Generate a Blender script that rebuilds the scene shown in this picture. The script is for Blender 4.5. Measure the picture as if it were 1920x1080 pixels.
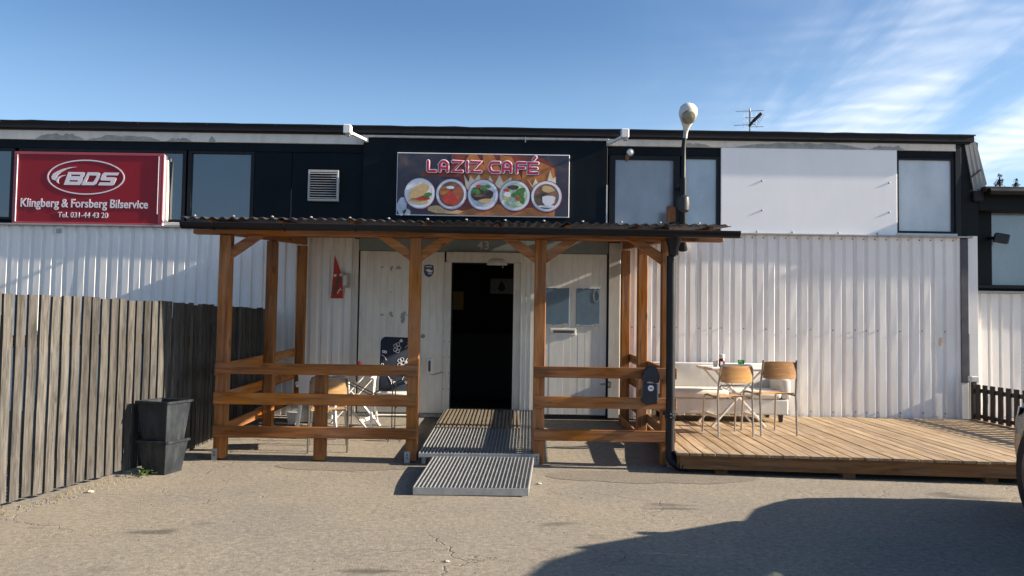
import bpy, bmesh, math, random
from mathutils import Vector, Matrix, noise
R = math.radians
random.seed(7)
for o in list(bpy.data.objects): bpy.data.objects.remove(o)
scene = bpy.context.scene
COL = scene.collection

# ------------------------------------------------------------------ camera, sky, sun, exposure
PITCH, ROLL = math.atan(70 / 1550), 0.0155
cam_d = bpy.data.cameras.new('camera'); cam = bpy.data.objects.new('camera', cam_d); COL.objects.link(cam)
cam_d.sensor_width = 36; cam_d.lens = 1550 / 1920 * 36; cam_d.clip_end = 2000; cam_d.clip_start = 0.05
_f = Vector((0, math.cos(PITCH), math.sin(PITCH))); _r0 = Vector((1, 0, 0)); _u0 = Vector((0, -math.sin(PITCH), math.cos(PITCH)))
_r = _r0 * math.cos(ROLL) + _u0 * math.sin(ROLL); _u = _u0 * math.cos(ROLL) - _r0 * math.sin(ROLL)
cam.matrix_world = Matrix(((_r.x, _u.x, -_f.x, 0), (_r.y, _u.y, -_f.y, -11.6), (_r.z, _u.z, -_f.z, 1.3), (0, 0, 0, 1)))
scene.camera = cam

SUN_EL, SUN_OFF = R(23.3), R(2.8)          # low sun from the right, a few degrees in front of the facade
sun_dir = Vector((math.cos(SUN_EL) * math.cos(SUN_OFF), -math.cos(SUN_EL) * math.sin(SUN_OFF), math.sin(SUN_EL)))
sl = bpy.data.lights.new('sun', 'SUN'); sl.energy = 5.0; sl.angle = R(0.53); sl.color = (1.0, 0.87, 0.70)
so = bpy.data.objects.new('sun', sl); COL.objects.link(so)
so.rotation_euler = sun_dir.to_track_quat('Z', 'Y').to_euler()

world = bpy.data.worlds.new('World'); scene.world = world; world.use_nodes = True
nt = world.node_tree; nt.nodes.clear()
def wn(t, **kw):
    n = nt.nodes.new(t)
    for k, v in kw.items(): setattr(n, k, v)
    return n
def wl(a, b): nt.links.new(a, b)
def wmath(op, a, b=None, c=None, clamp=False):
    n = wn('ShaderNodeMath', operation=op, use_clamp=clamp)
    for i, x in enumerate((a, b, c)):
        if x is None: continue
        if isinstance(x, (int, float)): n.inputs[i].default_value = x
        else: wl(x, n.inputs[i])
    return n.outputs[0]
sky = wn('ShaderNodeTexSky', sky_type='NISHITA', sun_disc=False, sun_elevation=SUN_EL, sun_rotation=math.pi / 2 + SUN_OFF,
         altitude=30, air_density=1.0, dust_density=2.2, ozone_density=2.5)
tc = wn('ShaderNodeTexCoord'); sep = wn('ShaderNodeSeparateXYZ'); wl(tc.outputs['Generated'], sep.inputs[0])
den = wmath('ADD', wmath('MAXIMUM', sep.outputs[2], 0.0), 0.08)
px = wmath('DIVIDE', sep.outputs[0], den); py = wmath('DIVIDE', sep.outputs[1], den)
def wnoise(sx, sy, scale, detail, rough, off=0.0, dist=0.0):
    c = wn('ShaderNodeCombineXYZ'); wl(wmath('MULTIPLY', px, sx), c.inputs[0]); wl(wmath('MULTIPLY', py, sy), c.inputs[1]); c.inputs[2].default_value = off
    n = wn('ShaderNodeTexNoise'); n.inputs['Scale'].default_value = scale; n.inputs['Detail'].default_value = detail
    n.inputs['Roughness'].default_value = rough; n.inputs['Distortion'].default_value = dist; wl(c.outputs[0], n.inputs['Vector'])
    return n.outputs['Fac']
def wramp(x, a, b):
    n = wn('ShaderNodeMapRange', interpolation_type='SMOOTHSTEP'); wl(x, n.inputs[0]); n.inputs[1].default_value = a; n.inputs[2].default_value = b
    return n.outputs[0]
# cirrus lies in long bands across the whole sky (period ~5 in the flattened dome coordinate)
bend = wmath('ADD', px, wmath('MULTIPLY', wnoise(1, 1, 0.55, 2, 0.5, 3.0), 0.9))
band = wramp(wmath('COSINE', wmath('MULTIPLY', wmath('SUBTRACT', bend, 1.95), 1.25)), 0.45, 0.98)
streak = wramp(wnoise(2.0, 0.50, 1.05, 6, 0.56, 7.3, 0.5), 0.36, 0.72)
veil = wramp(wnoise(1.1, 0.5, 1.2, 5, 0.6, 1.7, 0.3), 0.40, 0.85)
ripc = wmath('SINE', wmath('MULTIPLY', wmath('ADD', wmath('ADD', py, wmath('MULTIPLY', px, 0.25)), wmath('MULTIPLY', wnoise(1, 1, 2.0, 3, 0.5, 9.0), 0.5)), 46.0))
rip = wmath('MULTIPLY_ADD', ripc, 0.16, 0.84)
cl = wmath('ADD', wmath('MULTIPLY', streak, band), wmath('MULTIPLY', wmath('MULTIPLY', veil, wramp(bend, 0.5, 1.3)), 0.26), clamp=True)
cl = wmath('MULTIPLY', wmath('MULTIPLY', cl, rip), wramp(sep.outputs[2], 0.0, 0.16))
tint = wn('ShaderNodeMix', data_type='RGBA', blend_type='MULTIPLY'); tint.inputs[0].default_value = 1.0
wl(sky.outputs[0], tint.inputs[6]); tint.inputs[7].default_value = (0.80, 1.03, 1.24, 1)
mixc = wn('ShaderNodeMix', data_type='RGBA'); wl(wmath('MULTIPLY', cl, 0.9), mixc.inputs[0])
mixc.inputs[7].default_value = (7.6, 8.1, 8.9, 1)
hz = wmath('MULTIPLY', wramp(sep.outputs[2], 0.37, 0.08), 0.58)      # pale haze towards the horizon, all round
mixh = wn('ShaderNodeMix', data_type='RGBA'); wl(hz, mixh.inputs[0]); wl(tint.outputs[2], mixh.inputs[6]); mixh.inputs[7].default_value = (4.3, 6.5, 9.0, 1)
wl(mixh.outputs[2], mixc.inputs[6])
bg = wn('ShaderNodeBackground'); bg.inputs[1].default_value = 0.050; wl(mixc.outputs[2], bg.inputs[0])
wo = wn('ShaderNodeOutputWorld'); wl(bg.outputs[0], wo.inputs[0])
scene.view_settings.view_transform = 'Standard'; scene.view_settings.look = 'None'
scene.view_settings.exposure = 1.55; scene.view_settings.gamma = 1.0
scene.render.engine = 'CYCLES'; scene.cycles.max_bounces = 6; scene.cycles.transparent_max_bounces = 12

# ------------------------------------------------------------------ materials
MATS = {}
class NT:
    def __init__(s, name):
        s.m = bpy.data.materials.new(name); s.m.use_nodes = True; s.t = s.m.node_tree
        s.b = s.t.nodes['Principled BSDF']; s.tc = None
        MATS[name] = s.m
    def n(s, t, **kw):
        n = s.t.nodes.new(t)
        for k, v in kw.items(): setattr(n, k, v)
        return n
    def l(s, a, b): s.t.links.new(a, b)
    def coord(s, scale=(1, 1, 1), rand=True, rot=(0, 0, 0)):
        if not s.tc: s.tc = s.n('ShaderNodeTexCoord'); s.oi = s.n('ShaderNodeObjectInfo')
        mp = s.n('ShaderNodeMapping'); mp.inputs['Scale'].default_value = scale; mp.inputs['Rotation'].default_value = rot
        if rand:
            a = s.n('ShaderNodeVectorMath', operation='MULTIPLY_ADD'); s.l(s.oi.outputs['Random'], a.inputs[0])
            a.inputs[1].default_value = (37.1, 23.7, 51.3); s.l(s.tc.outputs['Object'], a.inputs[2]); s.l(a.outputs[0], mp.inputs[0])
        else: s.l(s.tc.outputs['Object'], mp.inputs[0])
        return mp.outputs[0]
    def noise(s, vec, scale, detail=4, rough=0.55, dist=0.0):
        n = s.n('ShaderNodeTexNoise'); s.l(vec, n.inputs['Vector']); n.inputs['Scale'].default_value = scale
        n.inputs['Detail'].default_value = detail; n.inputs['Roughness'].default_value = rough; n.inputs['Distortion'].default_value = dist
        return n.outputs['Fac']
    def ramp(s, x, stops):
        n = s.n('ShaderNodeValToRGB'); s.l(x, n.inputs[0]); e = n.color_ramp.elements
        while len(e) < len(stops): e.new(0.5)
        for i, (p, c) in enumerate(stops):
            e[i].position = p; e[i].color = (c, c, c, 1) if isinstance(c, (int, float)) else (*c, 1)
        return n.outputs[0]
    def mix(s, f, a, b, blend='MIX'):
        n = s.n('ShaderNodeMix', data_type='RGBA', blend_type=blend)
        for i, x in ((0, f), (6, a), (7, b)):
            if isinstance(x, (int, float)): n.inputs[i].default_value = x
            elif isinstance(x, tuple): n.inputs[i].default_value = (*x, 1)
            else: s.l(x, n.inputs[i])
        return n.outputs[2]
    def math(s, op, a, b=0.0):
        n = s.n('ShaderNodeMath', operation=op)
        for i, x in enumerate((a, b)):
            if isinstance(x, (int, float)): n.inputs[i].default_value = x
            else: s.l(x, n.inputs[i])
        return n.outputs[0]
    def bump(s, h, strength, dist):
        n = s.n('ShaderNodeBump'); n.inputs['Strength'].default_value = strength; n.inputs['Distance'].default_value = dist
        s.l(h, n.inputs['Height']); s.l(n.outputs[0], s.b.inputs['Normal'])
    def set(s, color=None, rough=0.6, metal=0.0, spec=0.5):
        if color is not None:
            if isinstance(color, tuple): s.b.inputs['Base Color'].default_value = (*color, 1)
            else: s.l(color, s.b.inputs['Base Color'])
        if isinstance(rough, (int, float)): s.b.inputs['Roughness'].default_value = rough
        else: s.l(rough, s.b.inputs['Roughness'])
        s.b.inputs['Metallic'].default_value = metal; s.b.inputs['Specular IOR Level'].default_value = spec
        return s.m

def paint(name, c, rough=0.5, var=0.12, metal=0.0, spec=0.5, dirt=0.0, dirtc=(0.12, 0.10, 0.08), bump=0.0, scale=6.0):
    m = NT(name); v = m.coord((1, 1, 1))
    a = m.noise(v, scale, 5, 0.6)
    lo = tuple(x * (1 - var) for x in c); hi = tuple(min(1, x * (1 + var)) for x in c)
    col = m.ramp(a, [(0.3, lo), (0.7, hi)])
    if dirt:
        v2 = m.coord((1, 1, 0.22)); d = m.noise(v2, scale * 2.2, 6, 0.7)
        col = m.mix(m.math('MULTIPLY', m.ramp(d, [(0.48, 0.0), (0.78, 1.0)]), dirt), col, dirtc)
    if bump: m.bump(m.noise(v, scale * 12, 3, 0.6), bump, 0.004)
    rr = m.ramp(a, [(0.2, max(0, rough - 0.08)), (0.8, min(1, rough + 0.1))])
    return m.set(col, rr, metal, spec)

def wood(name, axis, dark, light, knot=(0.05, 0.02, 0.01), rough=0.7, pervar=0.35, gs=34):
    m = NT(name); st = [1, 1, 1]; st['XYZ'.index(axis)] = 0.07
    v = m.coord(tuple(st)); g = m.noise(v, gs, 6, 0.65, 0.6); g2 = m.noise(v, 7, 3, 0.5, 1.2)
    col = m.ramp(m.math('ADD', m.math('MULTIPLY', g, 0.6), m.math('MULTIPLY', g2, 0.4)), [(0.39, dark), (0.61, light)])
    ks = [1, 1, 1]; ks['XYZ'.index(axis)] = 0.45
    vo = m.n('ShaderNodeTexVoronoi'); m.l(m.coord(tuple(ks)), vo.inputs['Vector']); vo.inputs['Scale'].default_value = 6.5; vo.inputs['Randomness'].default_value = 1
    k = m.ramp(vo.outputs['Distance'], [(0.06, 1.0), (0.20, 0.0)])
    col = m.mix(m.math('MULTIPLY', k, 0.75), col, knot)
    val = m.n('ShaderNodeHueSaturation'); m.l(col, val.inputs['Color'])
    m.l(m.math('ADD', m.math('MULTIPLY', m.oi.outputs['Random'], pervar), 1 - pervar / 2), val.inputs['Value'])
    m.l(m.math('ADD', m.math('MULTIPLY', m.noise(m.coord(), 2.0, 2), 0.5), 0.75), val.inputs['Saturation'])
    m.bump(g, 0.35, 0.004)
    return m.set(val.outputs[0], m.ramp(g, [(0.2, rough - 0.12), (0.8, rough + 0.1)]), 0, 0.35)

for ax in 'XYZ':
    wood('stained_timber_' + ax, ax, (0.150, 0.050, 0.012), (0.370, 0.150, 0.042), knot=(0.035, 0.012, 0.005), pervar=0.35)
    wood('grey_timber_' + ax, ax, (0.018, 0.016, 0.014), (0.094, 0.087, 0.078), knot=(0.03, 0.024, 0.02), rough=0.85, pervar=0.6, gs=70)
wood('deck_board', 'Y', (0.210, 0.140, 0.080), (0.390, 0.290, 0.185), knot=(0.14, 0.07, 0.03), rough=0.75, pervar=0.35)
wood('deck_fascia', 'X', (0.11, 0.055, 0.022), (0.24, 0.125, 0.052), rough=0.75)
wood('dark_picket', 'Z', (0.022, 0.018, 0.016), (0.05, 0.042, 0.036), rough=0.7)
wood('plywood', 'X', (0.36, 0.19, 0.07), (0.55, 0.32, 0.13), knot=(0.4, 0.22, 0.09), rough=0.4, pervar=0.15)
wood('plywood_unlit', 'X', (0.20, 0.095, 0.03), (0.33, 0.17, 0.06), knot=(0.2, 0.1, 0.03), rough=0.45, pervar=0.1)  # browner plywood for one backrest, its unlit tone put into the colour
wood('white_wood', 'X', (0.55, 0.53, 0.50), (0.78, 0.77, 0.74), knot=(0.45, 0.42, 0.38), rough=0.5, pervar=0.1)

paint('black_paint', (0.007, 0.009, 0.012), 0.45, 0.3, spec=0.25, dirt=0.25, dirtc=(0.03, 0.028, 0.026))
paint('black_panel', (0.004, 0.0075, 0.012), 0.5, 0.35, spec=0.12, dirt=0.3, dirtc=(0.014, 0.016, 0.020), scale=2.0)
paint('black_gutter', (0.007, 0.007, 0.010), 0.45, 0.3, spec=0.3, dirt=0.3, dirtc=(0.018, 0.015, 0.014))
paint('white_sheet', (0.80, 0.772, 0.735), 0.42, 0.05, dirt=0.28, dirtc=(0.42, 0.38, 0.33), scale=1.6)
paint('white_panel', (0.88, 0.875, 0.87), 0.38, 0.03, dirt=0.10, dirtc=(0.45, 0.43, 0.40), scale=1.2)
paint('cream_fascia', (0.70, 0.66, 0.59), 0.6, 0.08, dirt=0.35, dirtc=(0.30, 0.27, 0.23), scale=3)
paint('peeled_primer', (0.31, 0.33, 0.31), 0.8, 0.25, scale=9)
paint('door_white', (0.72, 0.70, 0.65), 0.5, 0.06, dirt=0.35, dirtc=(0.33, 0.28, 0.22), scale=3.5)
paint('door_frame_white', (0.60, 0.58, 0.53), 0.5, 0.06, dirt=0.45, dirtc=(0.26, 0.22, 0.18), scale=5)
paint('header_grey', (0.20, 0.245, 0.25), 0.6, 0.1, dirt=0.3, dirtc=(0.12, 0.12, 0.11))
paint('blue_pane', (0.105, 0.165, 0.225), 0.35, 0.12, dirt=0.4, dirtc=(0.20, 0.22, 0.24), scale=7)
paint('peel_grey', (0.34, 0.34, 0.33), 0.8, 0.3, scale=30)
paint('galvanised', (0.33, 0.335, 0.34), 0.45, 0.18, metal=0.45, dirt=0.2, dirtc=(0.25, 0.23, 0.2), scale=14)
paint('chrome_tube', (0.36, 0.35, 0.33), 0.25, 0.08, metal=0.9)
paint('white_tube', (0.74, 0.74, 0.72), 0.35, 0.05)
paint('white_plastic', (0.72, 0.72, 0.70), 0.38, 0.04)
paint('dirty_white', (0.62, 0.60, 0.55), 0.55, 0.08, dirt=0.5, dirtc=(0.38, 0.34, 0.28), scale=4)
paint('black_plastic', (0.017, 0.018, 0.021), 0.45, 0.3, dirt=0.35, dirtc=(0.05, 0.05, 0.05), scale=8)
paint('planter_black', (0.018, 0.022, 0.028), 0.45, 0.35, spec=0.3, dirt=0.6, dirtc=(0.085, 0.09, 0.095), scale=6)
paint('grey_box', (0.20, 0.21, 0.21), 0.6, 0.15, dirt=0.3)
paint('dark_strip', (0.055, 0.055, 0.065), 0.6, 0.3, dirt=0.4, dirtc=(0.12, 0.11, 0.11))
paint('annex_dark', (0.005, 0.008, 0.010), 0.6, 0.3, spec=0.2)
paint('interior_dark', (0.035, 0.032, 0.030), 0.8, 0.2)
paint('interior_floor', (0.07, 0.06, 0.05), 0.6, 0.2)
paint('ochre', (0.35, 0.24, 0.05), 0.7, 0.1)
paint('roof_felt', (0.010, 0.009, 0.011), 0.85, 0.3, bump=0.4)
paint('corr_roof', (0.040, 0.036, 0.034), 0.42, 0.35, dirt=0.5, dirtc=(0.05, 0.04, 0.035), scale=5)
paint('sign_red', (0.27, 0.009, 0.018), 0.4, 0.05, spec=0.3, scale=2)
paint('sign_red_trim', (0.36, 0.06, 0.08), 0.35, 0.06)
paint('sign_letter', (0.74, 0.70, 0.74), 0.4, 0.02)
paint('print_white', (0.78, 0.77, 0.80), 0.4, 0.03)
paint('print_silver', (0.52, 0.55, 0.64), 0.35, 0.2, scale=9)
paint('print_red', (0.50, 0.022, 0.075), 0.4, 0.06)
paint('print_maroon', (0.20, 0.010, 0.045), 0.4, 0.1)
paint('print_bread', (0.62, 0.42, 0.20), 0.5, 0.15, scale=20)
paint('print_meat', (0.40, 0.10, 0.045), 0.5, 0.35, scale=18)
paint('print_tomato', (0.50, 0.05, 0.03), 0.5, 0.25, scale=20)
paint('print_green', (0.07, 0.20, 0.05), 0.5, 0.5, scale=25)
paint('print_palegreen', (0.50, 0.62, 0.42), 0.5, 0.2, scale=25)
paint('print_dark', (0.06, 0.045, 0.035), 0.5, 0.6, scale=16)
paint('print_brown', (0.24, 0.12, 0.075), 0.5, 0.35, scale=12)
paint('print_flame', (0.50, 0.17, 0.04), 0.45, 0.3, scale=10)
paint('print_flame_pale', (0.80, 0.66, 0.48), 0.45, 0.2, scale=10)
paint('print_flame_red', (0.24, 0.045, 0.022), 0.45, 0.35, scale=8)
paint('number_white', (0.66, 0.64, 0.58), 0.5, 0.05)
paint('number_cream', (0.55, 0.54, 0.50), 0.5, 0.05)
paint('sticker_blue', (0.035, 0.07, 0.20), 0.4, 0.1)
paint('flag_red', (0.45, 0.028, 0.016), 0.6, 0.1)
paint('flag_brown', (0.13, 0.055, 0.03), 0.6, 0.3, scale=30)
paint('rust_pale', (0.50, 0.36, 0.24), 0.8, 0.2, scale=30)
paint('rust', (0.20, 0.085, 0.035), 0.85, 0.4, scale=20)
paint('ketchup', (0.11, 0.018, 0.012), 0.25, 0.1)
paint('can_red', (0.50, 0.03, 0.04), 0.3, 0.1)
paint('mat_brown', (0.135, 0.105, 0.065), 0.9, 0.3, scale=30)
paint('car_paint', (0.012, 0.013, 0.015), 0.25, 0.04)
paint('tyre', (0.014, 0.014, 0.015), 0.8, 0.2)
paint('alloy', (0.10, 0.10, 0.105), 0.4, 0.05, metal=0.7)
paint('headlamp', (0.55, 0.56, 0.57), 0.15, 0.05)
paint('car_seat', (0.03, 0.03, 0.033), 0.9, 0.1)
paint('bark', (0.07, 0.05, 0.035), 0.9, 0.3)
paint('needles', (0.018, 0.032, 0.020), 0.8, 0.4)
paint('weed_leaf', (0.09, 0.15, 0.03), 0.6, 0.4, scale=30)
paint('dry_grass', (0.24, 0.18, 0.08), 0.8, 0.4, scale=30)
paint('pebble', (0.17, 0.155, 0.135), 0.85, 0.3, scale=30)
paint('litter', (0.42, 0.38, 0.31), 0.8, 0.2)
paint('vent_grey', (0.42, 0.42, 0.42), 0.55, 0.1, dirt=0.3)
paint('dark_rod', (0.03, 0.03, 0.032), 0.4, 0.2, metal=0.5)

def make_special():
    # opaque panes: dim room and reflected sky tones painted into the base colour
    for nm, c, rough in (('glass_blue', (0.012, 0.024, 0.044), 0.03), ('glass_skytone_grey', (0.20, 0.21, 0.24), 0.22), ('glass_skytone_blue', (0.30, 0.37, 0.43), 0.22),
                         ('glass_skytone_pale', (0.42, 0.46, 0.50), 0.25), ('glass_annex', (0.16, 0.21, 0.22), 0.15), ('lamp_lens', (0.26, 0.25, 0.18), 0.12)):
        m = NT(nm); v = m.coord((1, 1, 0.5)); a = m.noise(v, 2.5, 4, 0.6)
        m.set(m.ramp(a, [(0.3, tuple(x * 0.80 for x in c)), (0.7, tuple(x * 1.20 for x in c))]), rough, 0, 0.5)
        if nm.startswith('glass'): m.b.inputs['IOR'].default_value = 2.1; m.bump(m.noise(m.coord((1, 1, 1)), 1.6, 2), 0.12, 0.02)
    # tinted car glass and drinking glass let light through
    for nm, tint in (('car_glass', (0.62, 0.74, 0.64)), ('green_glass', (0.35, 0.80, 0.55))):
        m = NT(nm); t = m.t; out = t.nodes['Material Output']; tr = m.n('ShaderNodeBsdfTransparent'); tr.inputs[0].default_value = (*tint, 1)
        gl = m.n('ShaderNodeBsdfGlossy'); gl.inputs['Roughness'].default_value = 0.03
        fr = m.n('ShaderNodeFresnel'); fr.inputs[0].default_value = 1.45; mx = m.n('ShaderNodeMixShader')
        m.l(fr.outputs[0], mx.inputs[0]); m.l(tr.outputs[0], mx.inputs[1]); m.l(gl.outputs[0], mx.inputs[2]); m.l(mx.outputs[0], out.inputs[0])
    # asphalt
    m = NT('asphalt'); v = m.coord((1, 1, 1), rand=False)
    fine = m.noise(v, 85, 4, 0.8); mid = m.noise(v, 24, 4, 0.7); big = m.noise(v, 0.75, 5, 0.6); med = m.noise(v, 3.1, 4, 0.6)
    col = m.ramp(m.math('ADD', m.math('MULTIPLY', fine, 0.55), m.math('MULTIPLY', mid, 0.45)), [(0.30, (0.070, 0.062, 0.052)), (0.50, (0.190, 0.169, 0.142)), (0.70, (0.315, 0.287, 0.246))])
    col = m.mix(m.ramp(big, [(0.35, 0.0), (0.62, 0.8)]), col, m.mix(1.0, col, (1.26, 1.22, 1.12), 'MULTIPLY'))
    col = m.mix(m.ramp(med, [(0.62, 0.0), (0.80, 0.55)]), col, m.mix(1.0, col, (0.55, 0.54, 0.54), 'MULTIPLY'))
    # oil and water stains
    st = m.noise(m.coord((0.8, 1.8, 1), rand=False), 1.35, 2, 0.4, 0.3)
    col = m.mix(m.ramp(st, [(0.70, 0.0), (0.76, 0.65)]), col, (0.045, 0.042, 0.038))
    # cracks
    vo = m.n('ShaderNodeTexVoronoi', feature='DISTANCE_TO_EDGE'); wv = m.n('ShaderNodeVectorMath', operation='ADD'); sc = m.n('ShaderNodeVectorMath', operation='SCALE')
    nz = m.n('ShaderNodeTexNoise'); m.l(v, nz.inputs['Vector']); nz.inputs['Scale'].default_value = 2.5; nz.inputs['Detail'].default_value = 5
    m.l(nz.outputs['Color'], sc.inputs[0]); sc.inputs['Scale'].default_value = 0.55; m.l(v, wv.inputs[0]); m.l(sc.outputs[0], wv.inputs[1])
    m.l(wv.outputs[0], vo.inputs['Vector']); vo.inputs['Scale'].default_value = 0.62
    cr = m.math('MULTIPLY', m.ramp(vo.outputs['Distance'], [(0.0012, 1.0), (0.0045, 0.0)]), m.ramp(m.noise(v, 0.9, 2), [(0.50, 0.0), (0.66, 1.0)]))
    col = m.mix(m.math('MULTIPLY', cr, 0.45), col, (0.03, 0.027, 0.024))
    h = m.math('SUBTRACT', m.math('ADD', fine, m.math('MULTIPLY', mid, 0.6)), m.math('MULTIPLY', cr, 1.5))
    m.bump(h, 0.75, 0.006); m.set(col, 0.92, 0, 0.25)
    # printed sign background: dark slate to ember
    m = NT('print_ground'); v = m.coord((1, 1, 1), rand=False); a = m.noise(v, 2.2, 4, 0.6, 0.8)
    m.set(m.ramp(a, [(0.30, (0.018, 0.024, 0.050)), (0.55, (0.045, 0.038, 0.055)), (0.78, (0.15, 0.10, 0.10))]), 0.4)
    # floral cushion cloth
    m = NT('navy_cloth'); v = m.coord((1, 1, 1)); a = m.noise(v, 160, 2)
    m.bump(a, 0.3, 0.002); m.set(m.ramp(a, [(0.3, (0.018, 0.024, 0.040)), (0.7, (0.034, 0.042, 0.062))]), 0.9, 0, 0.2)
make_special()

# ------------------------------------------------------------------ mesh builder
def tag(o, label=None, cat=None, group=None, kind=None):
    if label: o['label'] = label
    if cat: o['category'] = cat
    if group: o['group'] = group
    if kind: o['kind'] = kind
    return o
def empty(name, loc, label=None, cat=None, group=None, rz=0.0):
    o = bpy.data.objects.new(name, None); o.empty_display_size = 0.1; COL.objects.link(o); o.location = loc; o.rotation_euler.z = rz
    return tag(o, label, cat, group)
def copy_tree(o, parent=None):
    c = o.copy(); COL.objects.link(c); c.parent = parent
    for ch in list(o.children):
        if ch.name in ORIG: copy_tree(ch, c)
    return c
ORIG = set()

class MB:
    def __init__(s): s.v = []; s.f = []
    def add(s, vs, fs):
        b = len(s.v); s.v += [tuple(x) for x in vs]; s.f += [tuple(i + b for i in f) for f in fs]; return s
    def box(s, x0, x1, y0, y1, z0, z1):
        return s.add([(x, y, z) for x in (x0, x1) for y in (y0, y1) for z in (z0, z1)],
                     [(0, 1, 3, 2), (4, 6, 7, 5), (0, 4, 5, 1), (2, 3, 7, 6), (0, 2, 6, 4), (1, 5, 7, 3)])
    def beam(s, p, q, w, h, up=(0, 0, 1)):
        p, q = Vector(p), Vector(q); d = (q - p).normalized(); sd = d.cross(Vector(up)).normalized(); u = sd.cross(d)
        vs = [e + sd * (w / 2 * a) + u * (h / 2 * b) for e in (p, q) for a, b in ((-1, -1), (1, -1), (1, 1), (-1, 1))]
        return s.add(vs, [(0, 1, 2, 3), (7, 6, 5, 4), (0, 4, 5, 1), (1, 5, 6, 2), (2, 6, 7, 3), (3, 7, 4, 0)])
    def tube(s, pts, r, n=8, closed=False, flat=None):
        pts = [Vector(p) for p in pts]; k = len(pts); rs = r if isinstance(r, (list, tuple)) else [r] * k
        rings = []; ref = None
        for i, p in enumerate(pts):
            a = pts[(i - 1) % k] if (i > 0 or closed) else None; b = pts[(i + 1) % k] if (i < k - 1 or closed) else None
            d1 = (p - a).normalized() if a is not None else None; d2 = (b - p).normalized() if b is not None else None
            t = (d1 + d2) if (d1 is not None and d2 is not None) else (d1 if d2 is None else d2)
            if t.length < 1e-6: t = d1
            t.normalize(); m = 1.0
            if d1 is not None and d2 is not None: m = min(1.6, 1.0 / max(0.4, t.dot(d1)))
            if ref is None:
                ref = Vector((0, 1, 0)) if abs(t.y) < 0.9 else Vector((1, 0, 0))
            sd = t.cross(ref)
            if sd.length < 1e-4: sd = t.orthogonal()
            sd.normalize(); u = sd.cross(t).normalized(); ref = u
            rings.append([p + (sd * math.cos(2 * math.pi * j / n) * m + u * math.sin(2 * math.pi * j / n)) * rs[i] for j in range(n)])
        vs = [v for rg in rings for v in rg]; fs = []
        for i in range(k if closed else k - 1):
            i2 = (i + 1) % k
            for j in range(n): fs.append((i * n + j, i * n + (j + 1) % n, i2 * n + (j + 1) % n, i2 * n + j))
        if not closed: fs += [tuple(range(n - 1, -1, -1)), tuple((k - 1) * n + j for j in range(n))]
        return s.add(vs, fs)
    def prism(s, poly, vec):
        k = len(poly); a = [Vector(p) for p in poly]; b = [p + Vector(vec) for p in a]
        return s.add(a + b, [tuple(range(k))[::-1], tuple(range(k, 2 * k))] + [(i, (i + 1) % k, k + (i + 1) % k, k + i) for i in range(k)])
    def lathe(s, prof, n, c=(0, 0, 0), M=None):
        vs = []; fs = []; k = len(prof)
        for r, z in prof:
            for j in range(n):
                p = Vector((r * math.cos(2 * math.pi * j / n), r * math.sin(2 * math.pi * j / n), z))
                if M: p = M @ p
                vs.append(p + Vector(c))
        for i in range(k - 1):
            for j in range(n): fs.append((i * n + j, i * n + (j + 1) % n, (i + 1) * n + (j + 1) % n, (i + 1) * n + j))
        fs += [tuple(range(n - 1, -1, -1)), tuple((k - 1) * n + j for j in range(n))]
        return s.add(vs, fs)
    def frustum(s, x, y, z0, z1, w0, w1, d0=None, d1=None):
        d0 = d0 or w0; d1 = d1 or w1
        vs = [(x + a * w / 2, y + b * d / 2, z) for z, w, d in ((z0, w0, d0), (z1, w1, d1)) for a, b in ((-1, -1), (1, -1), (1, 1), (-1, 1))]
        return s.add(vs, [(3, 2, 1, 0), (4, 5, 6, 7), (0, 1, 5, 4), (1, 2, 6, 5), (2, 3, 7, 6), (3, 0, 4, 7)])
    def mesh(s, name, bevel=0.0, smooth=False, seg=1):
        me = bpy.data.meshes.new(name); me.from_pydata(s.v, [], s.f)
        bm = bmesh.new(); bm.from_mesh(me)
        bmesh.ops.recalc_face_normals(bm, faces=bm.faces)
        if bevel: bmesh.ops.bevel(bm, geom=list(bm.edges), offset=bevel, segments=seg, profile=0.5, affect='EDGES', clamp_overlap=True)
        bm.to_mesh(me); bm.free()
        if smooth:
            me.polygons.foreach_set('use_smooth', [True] * len(me.polygons)); me.set_sharp_from_angle(angle=R(38))
        me.update(); return me
    def build(s, name, mat, parent=None, bevel=0.0, smooth=False, origin=None, seg=1):
        """vertices are in the parent's frame (world when it has none); origin moves the object's own origin"""
        if origin is not None:
            s.v = [(x - origin[0], y - origin[1], z - origin[2]) for x, y, z in s.v]
        me = s.mesh(name, bevel, smooth, seg); me.materials.append(MATS[mat])
        o = bpy.data.objects.new(name, me); COL.objects.link(o); ORIG.add(o.name)
        if parent: o.parent = parent
        if origin is not None: o.location = origin
        return o
def place(me, name, parent, loc, rot=(0, 0, 0), scale=(1, 1, 1)):
    o = bpy.data.objects.new(name, me); COL.objects.link(o); ORIG.add(o.name); o.parent = parent
    o.location = loc; o.rotation_euler = rot; o.scale = scale; return o

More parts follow.
